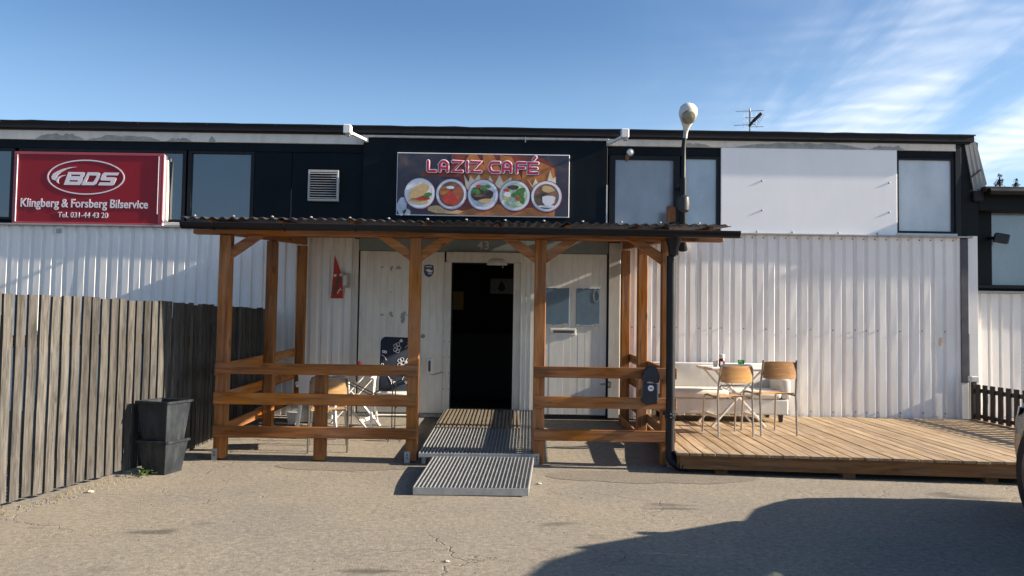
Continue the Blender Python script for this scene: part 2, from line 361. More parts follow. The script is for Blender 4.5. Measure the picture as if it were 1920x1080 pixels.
def fill2d(splines, depth, name, mat, parent, loc, rz=0.0):
    """flat lettering or print: closed 2D outlines (holes allowed) standing in the XZ plane, facing -y"""
    cu = bpy.data.curves.new(name, 'CURVE'); cu.dimensions = '2D'; cu.fill_mode = 'BOTH'; cu.extrude = depth / 2
    for sp in splines:
        p = cu.splines.new('POLY'); p.points.add(len(sp) - 1); p.use_cyclic_u = True
        for i, (x, z) in enumerate(sp): p.points[i].co = (x, z, 0, 1)
    return _curve_obj(cu, name, mat, parent, loc, rz)
def _curve_obj(cu, name, mat, parent, loc, rz=0.0):
    t = bpy.data.objects.new('tmp_outline', cu); COL.objects.link(t)
    dg = bpy.context.evaluated_depsgraph_get(); me = bpy.data.meshes.new_from_object(t.evaluated_get(dg)); me.name = name
    bpy.data.objects.remove(t); bpy.data.curves.remove(cu)
    me.materials.clear(); me.materials.append(MATS[mat])
    return place(me, name, parent, loc, (R(90), 0, rz))
def text(s, size, name, mat, parent, loc, depth=0.004, bold=0.0, align='CENTER', sx=1.0, spacing=1.0, shear=0.0):
    cu = bpy.data.curves.new(name, 'FONT'); cu.body = s; cu.size = size; cu.extrude = depth / 2; cu.offset = bold
    cu.align_x = align; cu.space_character = spacing; cu.shear = shear; cu.resolution_u = 3
    o = _curve_obj(cu, name, mat, parent, loc); o.scale = (sx, 1, 1); return o
def wid(o):
    xs = [v.co.x for v in o.data.vertices]; return max(xs) - min(xs)
def circ(x, z, rx, rz=None, n=40, a0=0.0):
    rz = rz or rx
    return [(x + rx * math.cos(2 * math.pi * i / n + a0), z + rz * math.sin(2 * math.pi * i / n + a0)) for i in range(n)]
def blob(x, z, rx, rz, seed, n=22, amp=0.18):
    rg = random.Random(seed); ph = [rg.uniform(0, 6.28) for _ in range(3)]
    out = []
    for i in range(n):
        a = 2 * math.pi * i / n; k = 1 + amp * (0.5 * math.sin(2 * a + ph[0]) + 0.35 * math.sin(3 * a + ph[1]) + 0.25 * math.sin(5 * a + ph[2]))
        out.append((x + rx * k * math.cos(a), z + rz * k * math.sin(a)))
    return out
def arc(cx, cz, r, a0, a1, n=8, rz=None):
    rz = rz or r
    return [(cx + r * math.cos(R(a0 + (a1 - a0) * i / n)), cz + rz * math.sin(R(a0 + (a1 - a0) * i / n))) for i in range(n + 1)]

def ground_z(x, y):
    if y >= 0: return 0.0
    if y >= -3.15: return -0.10 * (-y / 3.15)
    if y >= -4.2: return -0.10 - 0.03 * (-y - 3.15) / 1.05
    return -0.13

# ------------------------------------------------------------------ ground
def make_ground():
    xs = [-300, -60, -25] + [-12 + 0.25 * i for i in range(97)] + [25, 60, 300]
    ys = [-300, -60, -25] + [-13 + 0.25 * i for i in range(54)] + [0.6, 20, 80, 300]
    m = MB()
    for y in ys:
        for x in xs:
            w = 0.006 * noise.noise(Vector((x * 0.9, y * 0.9, 3))) if (abs(x) < 12 and -13 <= y < -0.3) else 0
            m.v.append((x, y, ground_z(x, y) + w))
    n = len(xs)
    for j in range(len(ys) - 1):
        for i in range(n - 1): m.f.append((j * n + i, j * n + i + 1, (j + 1) * n + i + 1, (j + 1) * n + i))
    tag(m.build('ground', 'asphalt', smooth=True), kind='structure')
make_ground()
m_ = NT('asphalt_repair'); v_ = m_.coord((1, 1, 1), rand=False); a_ = m_.noise(v_, 80, 4, 0.8); b_ = m_.noise(v_, 2.5, 4, 0.6)
c_ = m_.ramp(a_, [(0.30, (0.055, 0.048, 0.040)), (0.50, (0.150, 0.132, 0.110)), (0.70, (0.27, 0.24, 0.205))])
m_.bump(a_, 0.8, 0.006); m_.set(m_.mix(m_.ramp(b_, [(0.3, 0.0), (0.7, 0.7)]), c_, m_.mix(1.0, c_, (1.25, 1.2, 1.12), 'MULTIPLY')), 0.92, 0, 0.25)
def repair(x0, x1, ya, yb, seed):
    m = MB(); n = int((x1 - x0) / 0.06); rows = 5
    for i in range(n + 1):
        x = x0 + (x1 - x0) * i / n; e = min(1, i / 6, (n - i) / 6) ** 0.5
        lo = yb + 0.12 * noise.noise(Vector((x * 2.1, seed, 0))) + 0.03 * noise.noise(Vector((x * 11, seed, 4))); hi = ya + 0.03 * noise.noise(Vector((x * 5, seed, 7))); mid = (lo + hi) / 2
        for j in range(rows + 1):
            y = mid + (lo + (hi - lo) * j / rows - mid) * max(0.05, e)
            m.v.append((x, y, ground_z(x, y) + 0.006 * noise.noise(Vector((x * 0.9, y * 0.9, 3))) + 0.003))
    for i in range(n):
        for j in range(rows): a = i * (rows + 1) + j; m.f.append((a, a + rows + 1, a + rows + 2, a + 1))
    tag(m.build('pavement_repair', 'asphalt_repair', smooth=True), kind='structure')
repair(-2.3, -0.95, -3.26, -3.62, 1); repair(0.35, 2.35, -3.45, -3.95, 2)

# ------------------------------------------------------------------ main building
B = empty('workshop_building', (0, 0, 0), 'long low white corrugated workshop building with black upper band and flat roof', 'building')

def corrugated(x0, x1, z0, z1, yf, name, mat, parent, period=0.1565, depth=0.021, nz=9, dent=0.0035, lap=0.0):
    """trapezoid sheet standing in XZ, outer flats at y=yf, inner flats depth behind"""
    pr = []; k = math.floor(x0 / period) - 1
    while k * period < x1 + period:
        b = k * period
        pr += [(b, 0.0), (b + 0.086, 0.0), (b + 0.104, depth), (b + 0.138, depth)]
        k += 1
    def prof(x):
        for (a, ya), (b, yb) in zip(pr, pr[1:]):
            if a <= x <= b: return ya + (yb - ya) * ((x - a) / max(1e-6, b - a))
        return 0
    xs = sorted({round(x, 5) for x in [x0, x1] + [p[0] for p in pr if x0 < p[0] < x1]})
    m = MB(); t = 0.0015
    for off in (0.0, 0.003):
        for i in range(nz):
            z = z0 + (z1 - z0) * i / (nz - 1)
            for x in xs:
                d = dent * noise.noise(Vector((x * 2.3, z * 1.1, 5))) + dent * 0.8 * noise.noise(Vector((x * 9, z * 2.2, 1)))
                m.v.append((x, yf + prof(x) + d - lap + off, z))
    n = len(xs); half = n * nz
    for i in range(nz - 1):
        for j in range(n - 1):
            a = i * n + j; m.f.append((a, a + 1, a + n + 1, a + n)); b = a + half; m.f.append((b, b + n, b + n + 1, b + 1))
    return m.build(name, mat, parent)

def sheets(x0, x1, z0, z1, yf, w=1.0955):
    x = x0; i = 0
    while x < x1 - 0.02:
        xe = min(x + w, x1); corrugated(x, min(xe + 0.03, x1), z0, z1, yf, 'wall_sheet', 'white_sheet', B, lap=0.003 * (i % 2)); x = xe; i += 1
sheets(-9.39, -2.22, 0.0, 2.60, 0.0)
sheets(1.52, 6.30, 0.02, 2.625, 0.0)
# wall core behind the sheets (kept clear of the doorway)
MB().box(-9.4, -2.17, 0.035, 0.18, -0.1, 2.6).box(1.36, 6.40, 0.035, 0.18, -0.1, 2.6).build('wall', 'interior_dark', B)
# screws on the sheets
m = MB()
for i in range(31):
    x = 1.69 + 0.1565 * i
    if i % 2 == 0 or i % 7 == 0:
        for z in (1.30, 0.16):
            if x < 6.2: m.lathe([(0.010, 0), (0.010, 0.006), (0.004, 0.010)], 6, (x, -0.004, z + 0.004 * (i % 3)), Matrix.Rotation(R(90), 4, 'X'))
for i in range(22): m.lathe([(0.009, 0), (0.009, 0.006)], 6, (2.9 + 0.157 * i, -0.004, 2.585), Matrix.Rotation(R(90), 4, 'X'))
tag(m.build('sheet_screws', 'dark_strip', B), kind='stuff')
MB().box(1.36, 1.52, -0.012, 0.03, 0.03, 2.48).build('corner_trim', 'door_frame_white', B, bevel=0.004)
MB().box(-2.22, -2.16, -0.02, 0.03, 0.0, 2.48).build('corner_trim', 'door_frame_white', B, bevel=0.004)
MB().box(6.300, 6.405, -0.018, 0.10, 0.60, 2.615).build('corner_strip', 'dark_strip', B, bevel=0.004)
MB().box(6.302, 6.403, -0.012, 0.10, 0.0, 0.598).build('corner_trim', 'white_sheet', B, bevel=0.004); MB().box(6.42, 6.56, 0.02, 0.22, 0.0, 2.66).build('corner_trim', 'white_sheet', B, bevel=0.004)
MB().box(6.405, 6.42, 0.0, 0.1, 0.0, 1.28).build('corner_post', 'black_paint', B)
fill2d([blob(6.02, 1.17, 0.022, 0.06, 31, 14, 0.4)], 0.002, 'rust_stain', 'rust_pale', B, (0, -0.006, 0))
# drip flashing under the upper band
MB().box(-9.4, -2.14, -0.055, 0.05, 2.600, 2.625).build('flashing', 'galvanised', B, bevel=0.004)
MB().box(1.34, 6.46, -0.050, 0.05, 2.625, 2.648).build('flashing', 'galvanised', B, bevel=0.004)

# upper band: backing, black frames, windows, panels (set back behind the lower wall)
UY = 0.07; _low = set(B.children)
MB().box(-9.4, 6.40, 0.06, 0.2, 2.60, 4.02).build('upper_wall', 'black_panel', B)
MB().box(-9.4, -2.135, -0.012, 0.06, 3.712, 3.832).build('header_board', 'black_panel', B, bevel=0.004)
MB().box(1.33, 2.934, -0.012, 0.06, 3.745, 3.852).build('header_board', 'black_panel', B, bevel=0.004)
MB().box(5.437, 6.26, -0.010, 0.06, 3.768, 3.868).build('header_board', 'black_panel', B, bevel=0.004)
MB().box(-9.4, -2.135, -0.035, 0.06, 3.834, 3.985).build('fascia_board', 'cream_fascia', B, bevel=0.004)
MB().box(1.33, 6.27, -0.035, 0.06, 3.870, 3.99).build('fascia_board', 'cream_fascia', B, bevel=0.004)
MB().box(-2.135, 1.33, -0.035, 0.06, 3.925, 3.99).build('fascia_board', 'cream_fascia', B, bevel=0.004)
def ragged(x0, x1, z0, h, seed, y, parent, mat='peeled_primer', name='peeled_patch', n=16):
    rg = random.Random(seed); top = []
    for i in range(n + 1):
        t = i / n; e = min(1, t * 5, (1 - t) * 5)
        top.append((x0 + (x1 - x0) * t, z0 + h * max(0.08, e * (0.55 + 0.45 * rg.random()))))
    bot = [(x1 - 0.01, z0), (x0 + 0.01, z0)]
    return fill2d([top + bot], 0.002, name, mat, parent, (0, y, 0))
for x0, x1, z0, h, sd in ((-6.80, -6.10, 3.836, 0.10, 1), (-6.05, -5.02, 3.836, 0.085, 2), (-4.93, -4.58, 3.836, 0.055, 3), (-4.34, -4.24, 3.836, 0.09, 4),
                          (2.38, 2.78, 3.873, 0.055, 5), (3.15, 5.0, 3.873, 0.09, 6), (5.05, 5.55, 3.873, 0.07, 7)):
    ragged(x0, x1, z0, h, sd, -0.0375, B)
def window(x0, x1, z0, z1, glass, fw=0.05, y=0.0, sill=None, parent=B, fmat='black_paint'):
    w = MB()
    w.box(x0, x0 + fw, y - 0.006, y + 0.06, z0, z1).box(x1 - fw, x1, y - 0.006, y + 0.06, z0, z1)
    w.box(x0 + fw, x1 - fw, y - 0.004, y + 0.06, z1 - fw * 0.7, z1).box(x0 + fw, x1 - fw, y - 0.004, y + 0.06, z0, z0 + fw * 0.7)
    o = w.build('window', fmat, parent)
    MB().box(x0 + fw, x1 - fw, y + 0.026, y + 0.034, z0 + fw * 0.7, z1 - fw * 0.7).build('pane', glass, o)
    if sill: MB().box(x0 - 0.02, x1 + 0.02, y - 0.05, y + 0.03, z0 - 0.05, z0 - 0.012).build('sill', sill, o, bevel=0.004)
    return o
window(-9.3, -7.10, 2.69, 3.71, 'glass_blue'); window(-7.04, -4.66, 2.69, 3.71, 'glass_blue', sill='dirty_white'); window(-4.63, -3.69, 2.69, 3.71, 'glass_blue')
MB().box(-3.685, -3.155, -0.006, 0.06, 2.63, 3.71).build('infill_panel', 'black_panel', B, bevel=0.004)
MB().box(-3.148, -2.138, -0.010, 0.06, 2.63, 3.71).build('infill_panel', 'black_panel', B, bevel=0.004)
MB().box(-3.156, -3.146, -0.014, -0.004, 2.66, 3.18).build('edge_trim', 'dark_strip', B)
window(1.36, 2.36, 2.69, 3.742, 'glass_skytone_grey', 0.085); window(2.385, 2.934, 2.69, 3.742, 'glass_skytone_blue', 0.05); window(5.438, 6.262, 2.70, 3.766, 'glass_skytone_pale', 0.035, sill='dirty_white')
MB().box(2.938, 5.434, -0.040, -0.010, 2.652, 3.868).build('white_panel', 'white_panel', B, bevel=0.006)
m = MB()
for x in (3.52, 5.32):
    for z in (2.98, 3.40): m.lathe([(0.016, 0), (0.014, 0.006), (0.005, 0.010)], 8, (x, -0.040, z), Matrix.Rotation(R(90), 4, 'X'))
for x in (3.45, 3.95, 4.60, 5.15): m.lathe([(0.016, 0), (0.014, 0.006), (0.005, 0.010)], 8, (x, -0.040, 2.675), Matrix.Rotation(R(90), 4, 'X'))
tag(m.build('panel_screws', 'galvanised', B, smooth=True), kind='stuff')
MB().box(6.266, 6.350, -0.03, 0.06, 2.66, 4.0).build('corner_post', 'black_paint', B, bevel=0.005)
# roof, ragged felt edge, gutter with brackets
m = MB(); m.add([(-9.6, -0.10, 4.05), (6.50, -0.10, 4.05), (6.50, 9, 4.32), (-9.6, 9, 4.32), (-9.6, -0.10, 3.99), (6.50, -0.10, 3.99), (6.50, 9, 4.1), (-9.6, 9, 4.1)],
        [(0, 1, 2, 3), (7, 6, 5, 4), (0, 4, 5, 1), (1, 5, 6, 2), (2, 6, 7, 3), (3, 7, 4, 0)])
m.build('roof', 'roof_felt', B)
m = MB(); k = 70; pts = [(-9.6 + 16.13 * i / k, 4.098 + 0.012 * noise.noise(Vector((i * 0.7, 0, 2)))) for i in range(k + 1)]
for (xa, za), (xb, zb) in zip(pts, pts[1:]):
    m.add([(xa, -0.085, za), (xb, -0.085, zb), (xb, 0.15, zb + 0.02), (xa, 0.15, za + 0.02), (xa, -0.083, za - 0.02), (xb, -0.083, zb - 0.02)], [(0, 1, 2, 3), (0, 4, 5, 1)])
m.build('roof_felt_edge', 'roof_felt', B)
def gutter(x0, x1, y, z, r, name, mat, parent, tilt=0.0):
    m = MB(); n = 10
    for rr in (r, r - 0.004):
        for x, dz in ((x0, 0), (x1, tilt * (x1 - x0))):
            for j in range(n + 1):
                a = math.pi + math.pi * j / n; m.v.append((x, y + rr * math.cos(a), z + dz + rr * math.sin(a)))
    q = n + 1
    for j in range(n):
        m.f += [(j, j + 1, q + j + 1, q + j), (2 * q + j, 3 * q + j, 3 * q + j + 1, 2 * q + j + 1), (j, 2 * q + j, 2 * q + j + 1, j + 1), (q + j, q + j + 1, 3 * q + j + 1, 3 * q + j)]
    m.f += [(0, q, 3 * q, 2 * q), (n, 2 * q + n, 3 * q + n, q + n)]
    m.tube([(x0, y - r, z), (x1, y - r, z + tilt * (x1 - x0))], 0.008, 6)
    m.lathe([(r, 0), (r, 0.003)], 10, (x0, y, z), Matrix.Rotation(R(90), 4, 'Y')) if False else None
    return m.build(name, mat, parent, smooth=True)
gutter(-9.5, 6.50, -0.040, 4.080, 0.060, 'gutter', 'black_gutter', B)
MB().box(-9.5, 6.46, -0.060, -0.036, 3.965, 4.045).build('eaves_board', 'black_gutter', B)
m = MB()
for i in range(17):
    x = -9.2 + i * 0.97
    m.tube([(x, -0.040 + 0.064 * math.cos(R(a)), 4.080 + 0.064 * math.sin(R(a))) for a in range(178, 365, 20)], 0.006, 5)
tag(m.build('gutter_brackets', 'black_paint', B), kind='stuff')

# projecting black sign board
MB().box(-2.13, 1.322, -0.085, 0.05, 2.64, 3.918).build('sign_board', 'black_panel', B, bevel=0.004)
MB().box(1.308, 1.326, -0.092, -0.083, 2.66, 3.30).build('edge_trim', 'dirty_white', B)
MB().box(-2.15, 1.335, -0.12, 0.05, 3.920, 3.950).build('flashing', 'galvanised', B, bevel=0.003)
MB().box(0.15, 0.165, -0.13, -0.12, 3.88, 3.955).build('flashing_joint', 'galvanised', B)

# ventilation grille
v = MB(); v.box(-2.905, -2.475, -0.075, -0.008, 3.012, 3.045).box(-2.905, -2.475, -0.075, -0.008, 3.42, 3.452).box(-2.905, -2.88, -0.075, -0.008, 3.045, 3.42).box(-2.50, -2.475, -0.075, -0.008, 3.045, 3.42)
vo = v.build('vent', 'vent_grey', B, bevel=0.003)
MB().box(-2.88, -2.50, -0.025, -0.012, 3.045, 3.42).build('vent_back', 'black_paint', vo)
for i in range(11):
    z = 3.062 + i * 0.0345
    MB().add([(-2.88, -0.088, z - 0.012), (-2.50, -0.088, z - 0.012), (-2.50, -0.045, z + 0.002), (-2.88, -0.045, z + 0.002), (-2.88, -0.088, z - 0.007), (-2.50, -0.088, z - 0.007), (-2.50, -0.045, z + 0.007), (-2.88, -0.045, z + 0.007)],
             [(3, 2, 1, 0), (4, 5, 6, 7), (0, 1, 5, 4), (1, 2, 6, 5), (2, 3, 7, 6), (3, 0, 4, 7)]).build('slat', 'vent_grey', vo)

for o in B.children:
    if o not in _low: o.location.y += UY

# doorway wall: header, boarded leaves, frame
MB().box(-2.155, 1.345, -0.004, 0.06, 2.322, 2.60).build('door_header', 'header_grey', B)
num = text('43', 0.165, 'house_number', 'number_cream', B, (-0.41, -0.0045, 2.362), 0.006, 0.001, spacing=1.12)
def leaf(x0, x1, z0, z1, n, name):
    o = MB().box(x0, x1, 0.030, 0.055, z0, z1).build(name, 'door_white', B)
    w = (x1 - x0) / n
    for i in range(n):
        MB().box(x0 + i * w + 0.0006, x0 + (i + 1) * w - 0.0006, 0.0 + 0.0015 * random.random(), 0.028, z0 + 0.01, z1 - 0.004).build('board', 'door_white', o, bevel=0.0013)
    return o
L1 = leaf(-2.14, -0.955, 0.055, 2.318, 12, 'door_leaf'); L2 = leaf(0.335, 1.33, 0.06, 2.318, 10, 'door_leaf')
MB().box(-2.158, -2.142, -0.006, 0.05, 0.05, 2.32).build('door_gap', 'black_paint', B); MB().box(1.332, 1.346, -0.006, 0.05, 0.05, 2.32).build('door_gap', 'black_paint', B)
MB().box(-2.15, -0.96, 0.0, 0.07, 0.0, 0.05).build('door_sill', 'peel_grey', B, bevel=0.004); MB().box(0.33, 1.34, 0.0, 0.07, 0.0, 0.055).build('door_sill', 'black_paint', B)
F = MB().box(-0.953, -0.852, -0.022, 0.16, 0.06, 2.175).box(0.022, 0.125, -0.022, 0.16, 0.06, 2.175).box(-0.852, 0.022, -0.016, 0.16, 2.172, 2.20).build('door_frame', 'door_frame_white', B, bevel=0.003)
MB().box(0.127, 0.333, -0.008, 0.06, 0.06, 2.318).build('door_frame_board', 'door_white', B, bevel=0.003)
MB().box(0.118, 0.137, -0.035, -0.008, 0.06, 2.28).build('door_stop', 'door_frame_white', B, bevel=0.003)
for i in (1, 2): MB().box(0.127 + i * 0.07 - 0.002, 0.127 + i * 0.07 + 0.002, -0.011, -0.007, 0.06, 2.2).build('groove', 'peel_grey', B)
MB().box(-0.925, 0.130, -0.062, -0.018, 2.178, 2.318).build('lintel_box', 'door_frame_white', B, bevel=0.006)
MB().box(-0.852, 0.022, -0.03, 0.22, 0.085, 0.117).build('threshold', 'galvanised', B, bevel=0.003)
MB().box(-0.850, -0.838, 0.0, 0.15, 0.12, 2.17).box(0.010, 0.0215, 0.0, 0.15, 0.12, 2.17).box(-0.838, 0.010, 0.0, 0.15, 2.158, 2.171).build('door_lining', 'black_paint', B)
m = MB()
for z in (0.4, 0.62, 0.84, 1.06):
    for x in (-0.935, -0.868): m.lathe([(0.007, 0), (0.006, 0.004)], 6, (x, -0.022, z), Matrix.Rotation(R(90), 4, 'X'))
tag(m.build('frame_screws', 'dark_strip', B), kind='stuff')
# door closer bracket, lock, mail slot, panes
dc = MB().box(-0.355, -0.075, -0.085, -0.062, 2.135, 2.172).box(-0.33, -0.12, -0.072, -0.060, 2.165, 2.195).build('door_closer', 'dirty_white', B, bevel=0.003)
MB().box(-0.14, -0.125, -0.095, -0.07, 2.095, 2.14).build('closer_arm', 'galvanised', dc)
ragged(-0.34, -0.09, 2.20, 0.045, 11, -0.0635, B, 'peel_grey')
for x0, x1, sd in ((0.475, 0.805, 21), (0.905, 1.235, 22)):
    p = MB().box(x0, x1, -0.007, 0.004, 1.305, 1.85).build('blue_pane', 'blue_pane', L2, bevel=0.002)
    fill2d([[(x0 - 0.006, 1.30), (x1 + 0.006, 1.30), (x1 + 0.004, 1.325), (x1 - 0.05, 1.345), (x1 - 0.12, 1.322), (x0 + 0.1, 1.318), (x0, 1.335)]], 0.002, 'peeled_edge', 'peel_grey', p, (0, -0.0085, 0))
    rg = random.Random(sd); fill2d([[(x0 - 0.004, 1.855)] + [(x0 + (x1 - x0) * i / 10, 1.838 - 0.012 * rg.random()) for i in range(11)] + [(x1 + 0.004, 1.855)]], 0.002, 'peeled_edge', 'door_white', p, (0, -0.0085, 0))
fill2d([circ(1.185, 1.73, 0.045, 0.09, 18), circ(1.185, 1.73, 0.038, 0.08, 18)], 0.002, 'scratch_ring', 'peel_grey', L2, (0, -0.0085, 0))
ms = MB().box(0.545, 0.905, -0.009, 0.006, 1.175, 1.268).build('mail_slot', 'door_white', L2, bevel=0.003)
MB().box(0.588, 0.882, -0.018, -0.009, 1.205, 1.243).build('flap', 'dark_strip', ms, bevel=0.003)
lk = MB().box(1.255, 1.33, -0.02, 0.0, 0.485, 0.515).build('hasp', 'galvanised', L2, bevel=0.002)
MB().tube([(1.33, -0.02, 0.53), (1.39, -0.02, 0.53), (1.39, -0.02, 0.46), (1.345, -0.02, 0.46)], 0.008, 6).build('staple', 'black_paint', lk)
# wear on the left leaf: rows of peeled spots where a sign hung, exposed filler
for x, z, w, h, sd in ((-1.83, 2.09, 0.03, 0.03, 1), (-1.70, 2.075, 0.04, 0.06, 2), (-1.60, 2.085, 0.05, 0.07, 3), (-1.82, 1.42, 0.04, 0.03, 4), (-1.69, 1.43, 0.06, 0.06, 5), (-1.52, 1.40, 0.09, 0.11, 6), (-1.40, 1.42, 0.14, 0.018, 7), (-1.53, 1.33, 0.03, 0.07, 8), (-1.70, 1.74, 0.02, 0.02, 9)):
    fill2d([blob(x, z, w / 2, h / 2, sd, 14, 0.7)], 0.002, 'peeled_spot', 'peel_grey', L1, (0, -0.002, 0))
MB().tube([(-1.225, -0.012, 1.13 + 0.0)] and [(-1.235 + 0.02 * math.cos(R(a)), -0.01, 1.13 + 0.02 * math.sin(R(a))) for a in range(0, 360, 30)], 0.005, 5, True).build('lock_ring', 'black_paint', L1)
jb = MB().box(-1.175, -1.095, -0.035, -0.001, 0.60, 0.82).build('socket_box', 'white_plastic', L1, bevel=0.006); MB().box(-1.150, -1.118, -0.04, -0.035, 0.64, 0.79).build('socket_cover', 'dark_strip', jb)
MB().tube([(-1.135, -0.02, 0.60), (-1.08, -0.02, 0.595), (-0.99, -0.025, 0.62), (-0.945, -0.028, 0.64)], 0.005, 5).build('cable', 'dark_strip', jb)
st = MB(); 
shield = [(-1.238, 2.125), (-1.175, 2.135), (-1.108, 2.125), (-1.102, 2.03), (-1.125, 1.98), (-1.172, 1.955), (-1.222, 1.98), (-1.242, 2.03)]
so_ = fill2d([shield], 0.003, 'shield_sticker', 'sticker_blue', L1, (0, -0.004, 0))
fill2d([[(-1.215, 2.11), (-1.13, 2.11), (-1.13, 2.098), (-1.215, 2.098)], [(-1.22, 2.06), (-1.17, 2.075), (-1.13, 2.05), (-1.115, 2.06), (-1.125, 2.03), (-1.165, 2.022), (-1.19, 2.035)], [(-1.18, 2.015), (-1.125, 2.01), (-1.125, 2.0), (-1.185, 2.004)]], 0.002, 'emblem', 'print_white', L1, (0, -0.0075, 0))
# room behind the doorway
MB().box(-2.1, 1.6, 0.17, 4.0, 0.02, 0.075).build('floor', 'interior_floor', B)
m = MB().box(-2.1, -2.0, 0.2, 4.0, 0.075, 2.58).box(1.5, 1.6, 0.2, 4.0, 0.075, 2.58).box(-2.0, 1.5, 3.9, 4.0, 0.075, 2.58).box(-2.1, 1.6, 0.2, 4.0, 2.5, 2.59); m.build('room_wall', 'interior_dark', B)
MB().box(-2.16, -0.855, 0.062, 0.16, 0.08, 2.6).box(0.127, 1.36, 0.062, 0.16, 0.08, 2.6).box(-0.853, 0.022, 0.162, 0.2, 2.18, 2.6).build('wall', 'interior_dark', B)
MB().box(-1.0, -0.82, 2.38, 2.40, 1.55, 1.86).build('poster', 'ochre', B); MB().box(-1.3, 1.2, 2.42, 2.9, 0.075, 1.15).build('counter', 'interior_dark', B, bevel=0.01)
pb = MB().box(-0.37, 0.02, 2.40, 2.418, 1.83, 2.09).build('price_board', 'peel_grey', B, bevel=0.003)
fill2d([[(-0.20, 1.87), (-0.15, 1.87), (-0.11, 1.92), (-0.125, 1.97), (-0.175, 2.05), (-0.225, 1.97), (-0.24, 1.92)]], 0.003, 'drop_mark', 'black_paint', pb, (0, 2.396, 0))

# ------------------------------------------------------------------ red workshop sign
S1 = empty('workshop_sign', (-5.985, -0.015, 2.6), 'red lightbox sign with white oval logo and phone number above left wall', 'sign')
def s1(m, n, mat, par=S1, **k): 
    m.v = [(x + 5.9, y + 0.10, z - 2.6) for x, y, z in m.v]; return m.build(n, mat, par, **k)
X0, X1, Z0, Z1 = -6.95, -4.84, 2.612, 3.640
s1(MB().box(X0 + 0.015, X1 - 0.004, -0.112, 0.02, Z0 + 0.012, Z1 - 0.012), 'casing', 'print_white', bevel=0.006)
s1(MB().box(X0 + 0.04, X1 - 0.06, -0.126, -0.113, Z0 + 0.035, Z1 - 0.035), 'face', 'sign_red')
fr = MB()
for a, b in (((X0, Z0), (X1, Z0)), ((X1, Z0), (X1, Z1)), ((X1, Z1), (X0, Z1)), ((X0, Z1), (X0, Z0))): pass
fr.box(X0, X1, -0.136, -0.11, Z0, Z0 + 0.036).box(X0, X1, -0.136, -0.11, Z1 - 0.036, Z1).box(X0, X0 + 0.04, -0.135, -0.11, Z0 + 0.036, Z1 - 0.036).box(X1 - 0.06, X1 - 0.03, -0.134, -0.11, Z0 + 0.036, Z1 - 0.036).box(X1 - 0.024, X1, -0.135, -0.11, Z0 + 0.036, Z1 - 0.036)
s1(fr, 'frame', 'sign_red_trim', bevel=0.003)
s1(MB().box(X0 + 0.042, X0 + 0.05, -0.1385, -0.12, Z0 + 0.04, Z1 - 0.04).box(X1 - 0.078, X1 - 0.07, -0.1385, -0.12, Z0 + 0.17, Z1 - 0.04), 'trim_line', 'sign_letter')
s1(MB().box(X1 - 0.005, X1 + 0.035, -0.08, -0.01, Z0 + 0.06, Z1 - 0.08), 'side_bracket', 'dirty_white', bevel=0.004)
cx, cz = -5.935, 3.290
def rel(sp): return [[(x + 5.9, z - 2.6) for x, z in q] for q in sp]
fill2d(rel([circ(cx, cz, 0.545, 0.248, 64), circ(cx, cz, 0.527, 0.231, 64)]), 0.004, 'oval_ring', 'sign_letter', S1, (0, -0.029, 0))
k = 0.0040  # logo drawn in crop units
def lg(pts): return [(cx + (x - 950) * 0.00128, cz - (y - 365) * 0.00128) for x, y in pts]
fill2d(rel([lg([(850, 252), (770, 258), (700, 275), (640, 300), (590, 330), (570, 365), (580, 395), (620, 408), (622, 385), (640, 350), (680, 312), (740, 280), (800, 262)]),
            lg([(730, 345), (690, 348), (650, 365), (625, 395), (630, 425), (660, 443), (648, 415), (655, 385), (690, 360)])]), 0.004, 'swoosh', 'sign_letter', S1, (0, -0.029, 0))
fill2d(rel([lg([(755, 310), (925, 310), (938, 322), (930, 350), (912, 375), (918, 395), (905, 430), (885, 453), (710, 453)]), lg([(790, 338), (890, 338), (882, 356), (780, 356)]), lg([(772, 400), (866, 400), (858, 417), (763, 417)]),
            lg([(968, 310), (1085, 310), (1105, 325), (1095, 375), (1065, 435), (1040, 453), (903, 453)]), lg([(990, 345), (1065, 345), (1066, 360), (1035, 415), (1022, 418), (953, 418)]),
            lg([(1150, 310), (1310, 310), (1297, 340), (1180, 340), (1162, 362), (1270, 362), (1287, 375), (1262, 440), (1240, 453), (1088, 453), (1103, 420), (1215, 420), (1228, 400), (1120, 398), (1110, 385), (1128, 330)])]), 0.004, 'lettering', 'sign_letter', S1, (0, -0.029, 0))
t = text('Klingberg & Forsberg Bilservice', 0.168, 'lettering', 'sign_letter', S1, (-0.045, -0.030, 0.262), 0.004, 0.0028, sx=1.0); 
t.scale.x = 1.79 / wid(t)
t = text('Tel. 031-44 43 20', 0.108, 'lettering', 'sign_letter', S1, (-0.055, -0.030, 0.118), 0.004, 0.0005)
t.scale.x = 0.705 / wid(t)

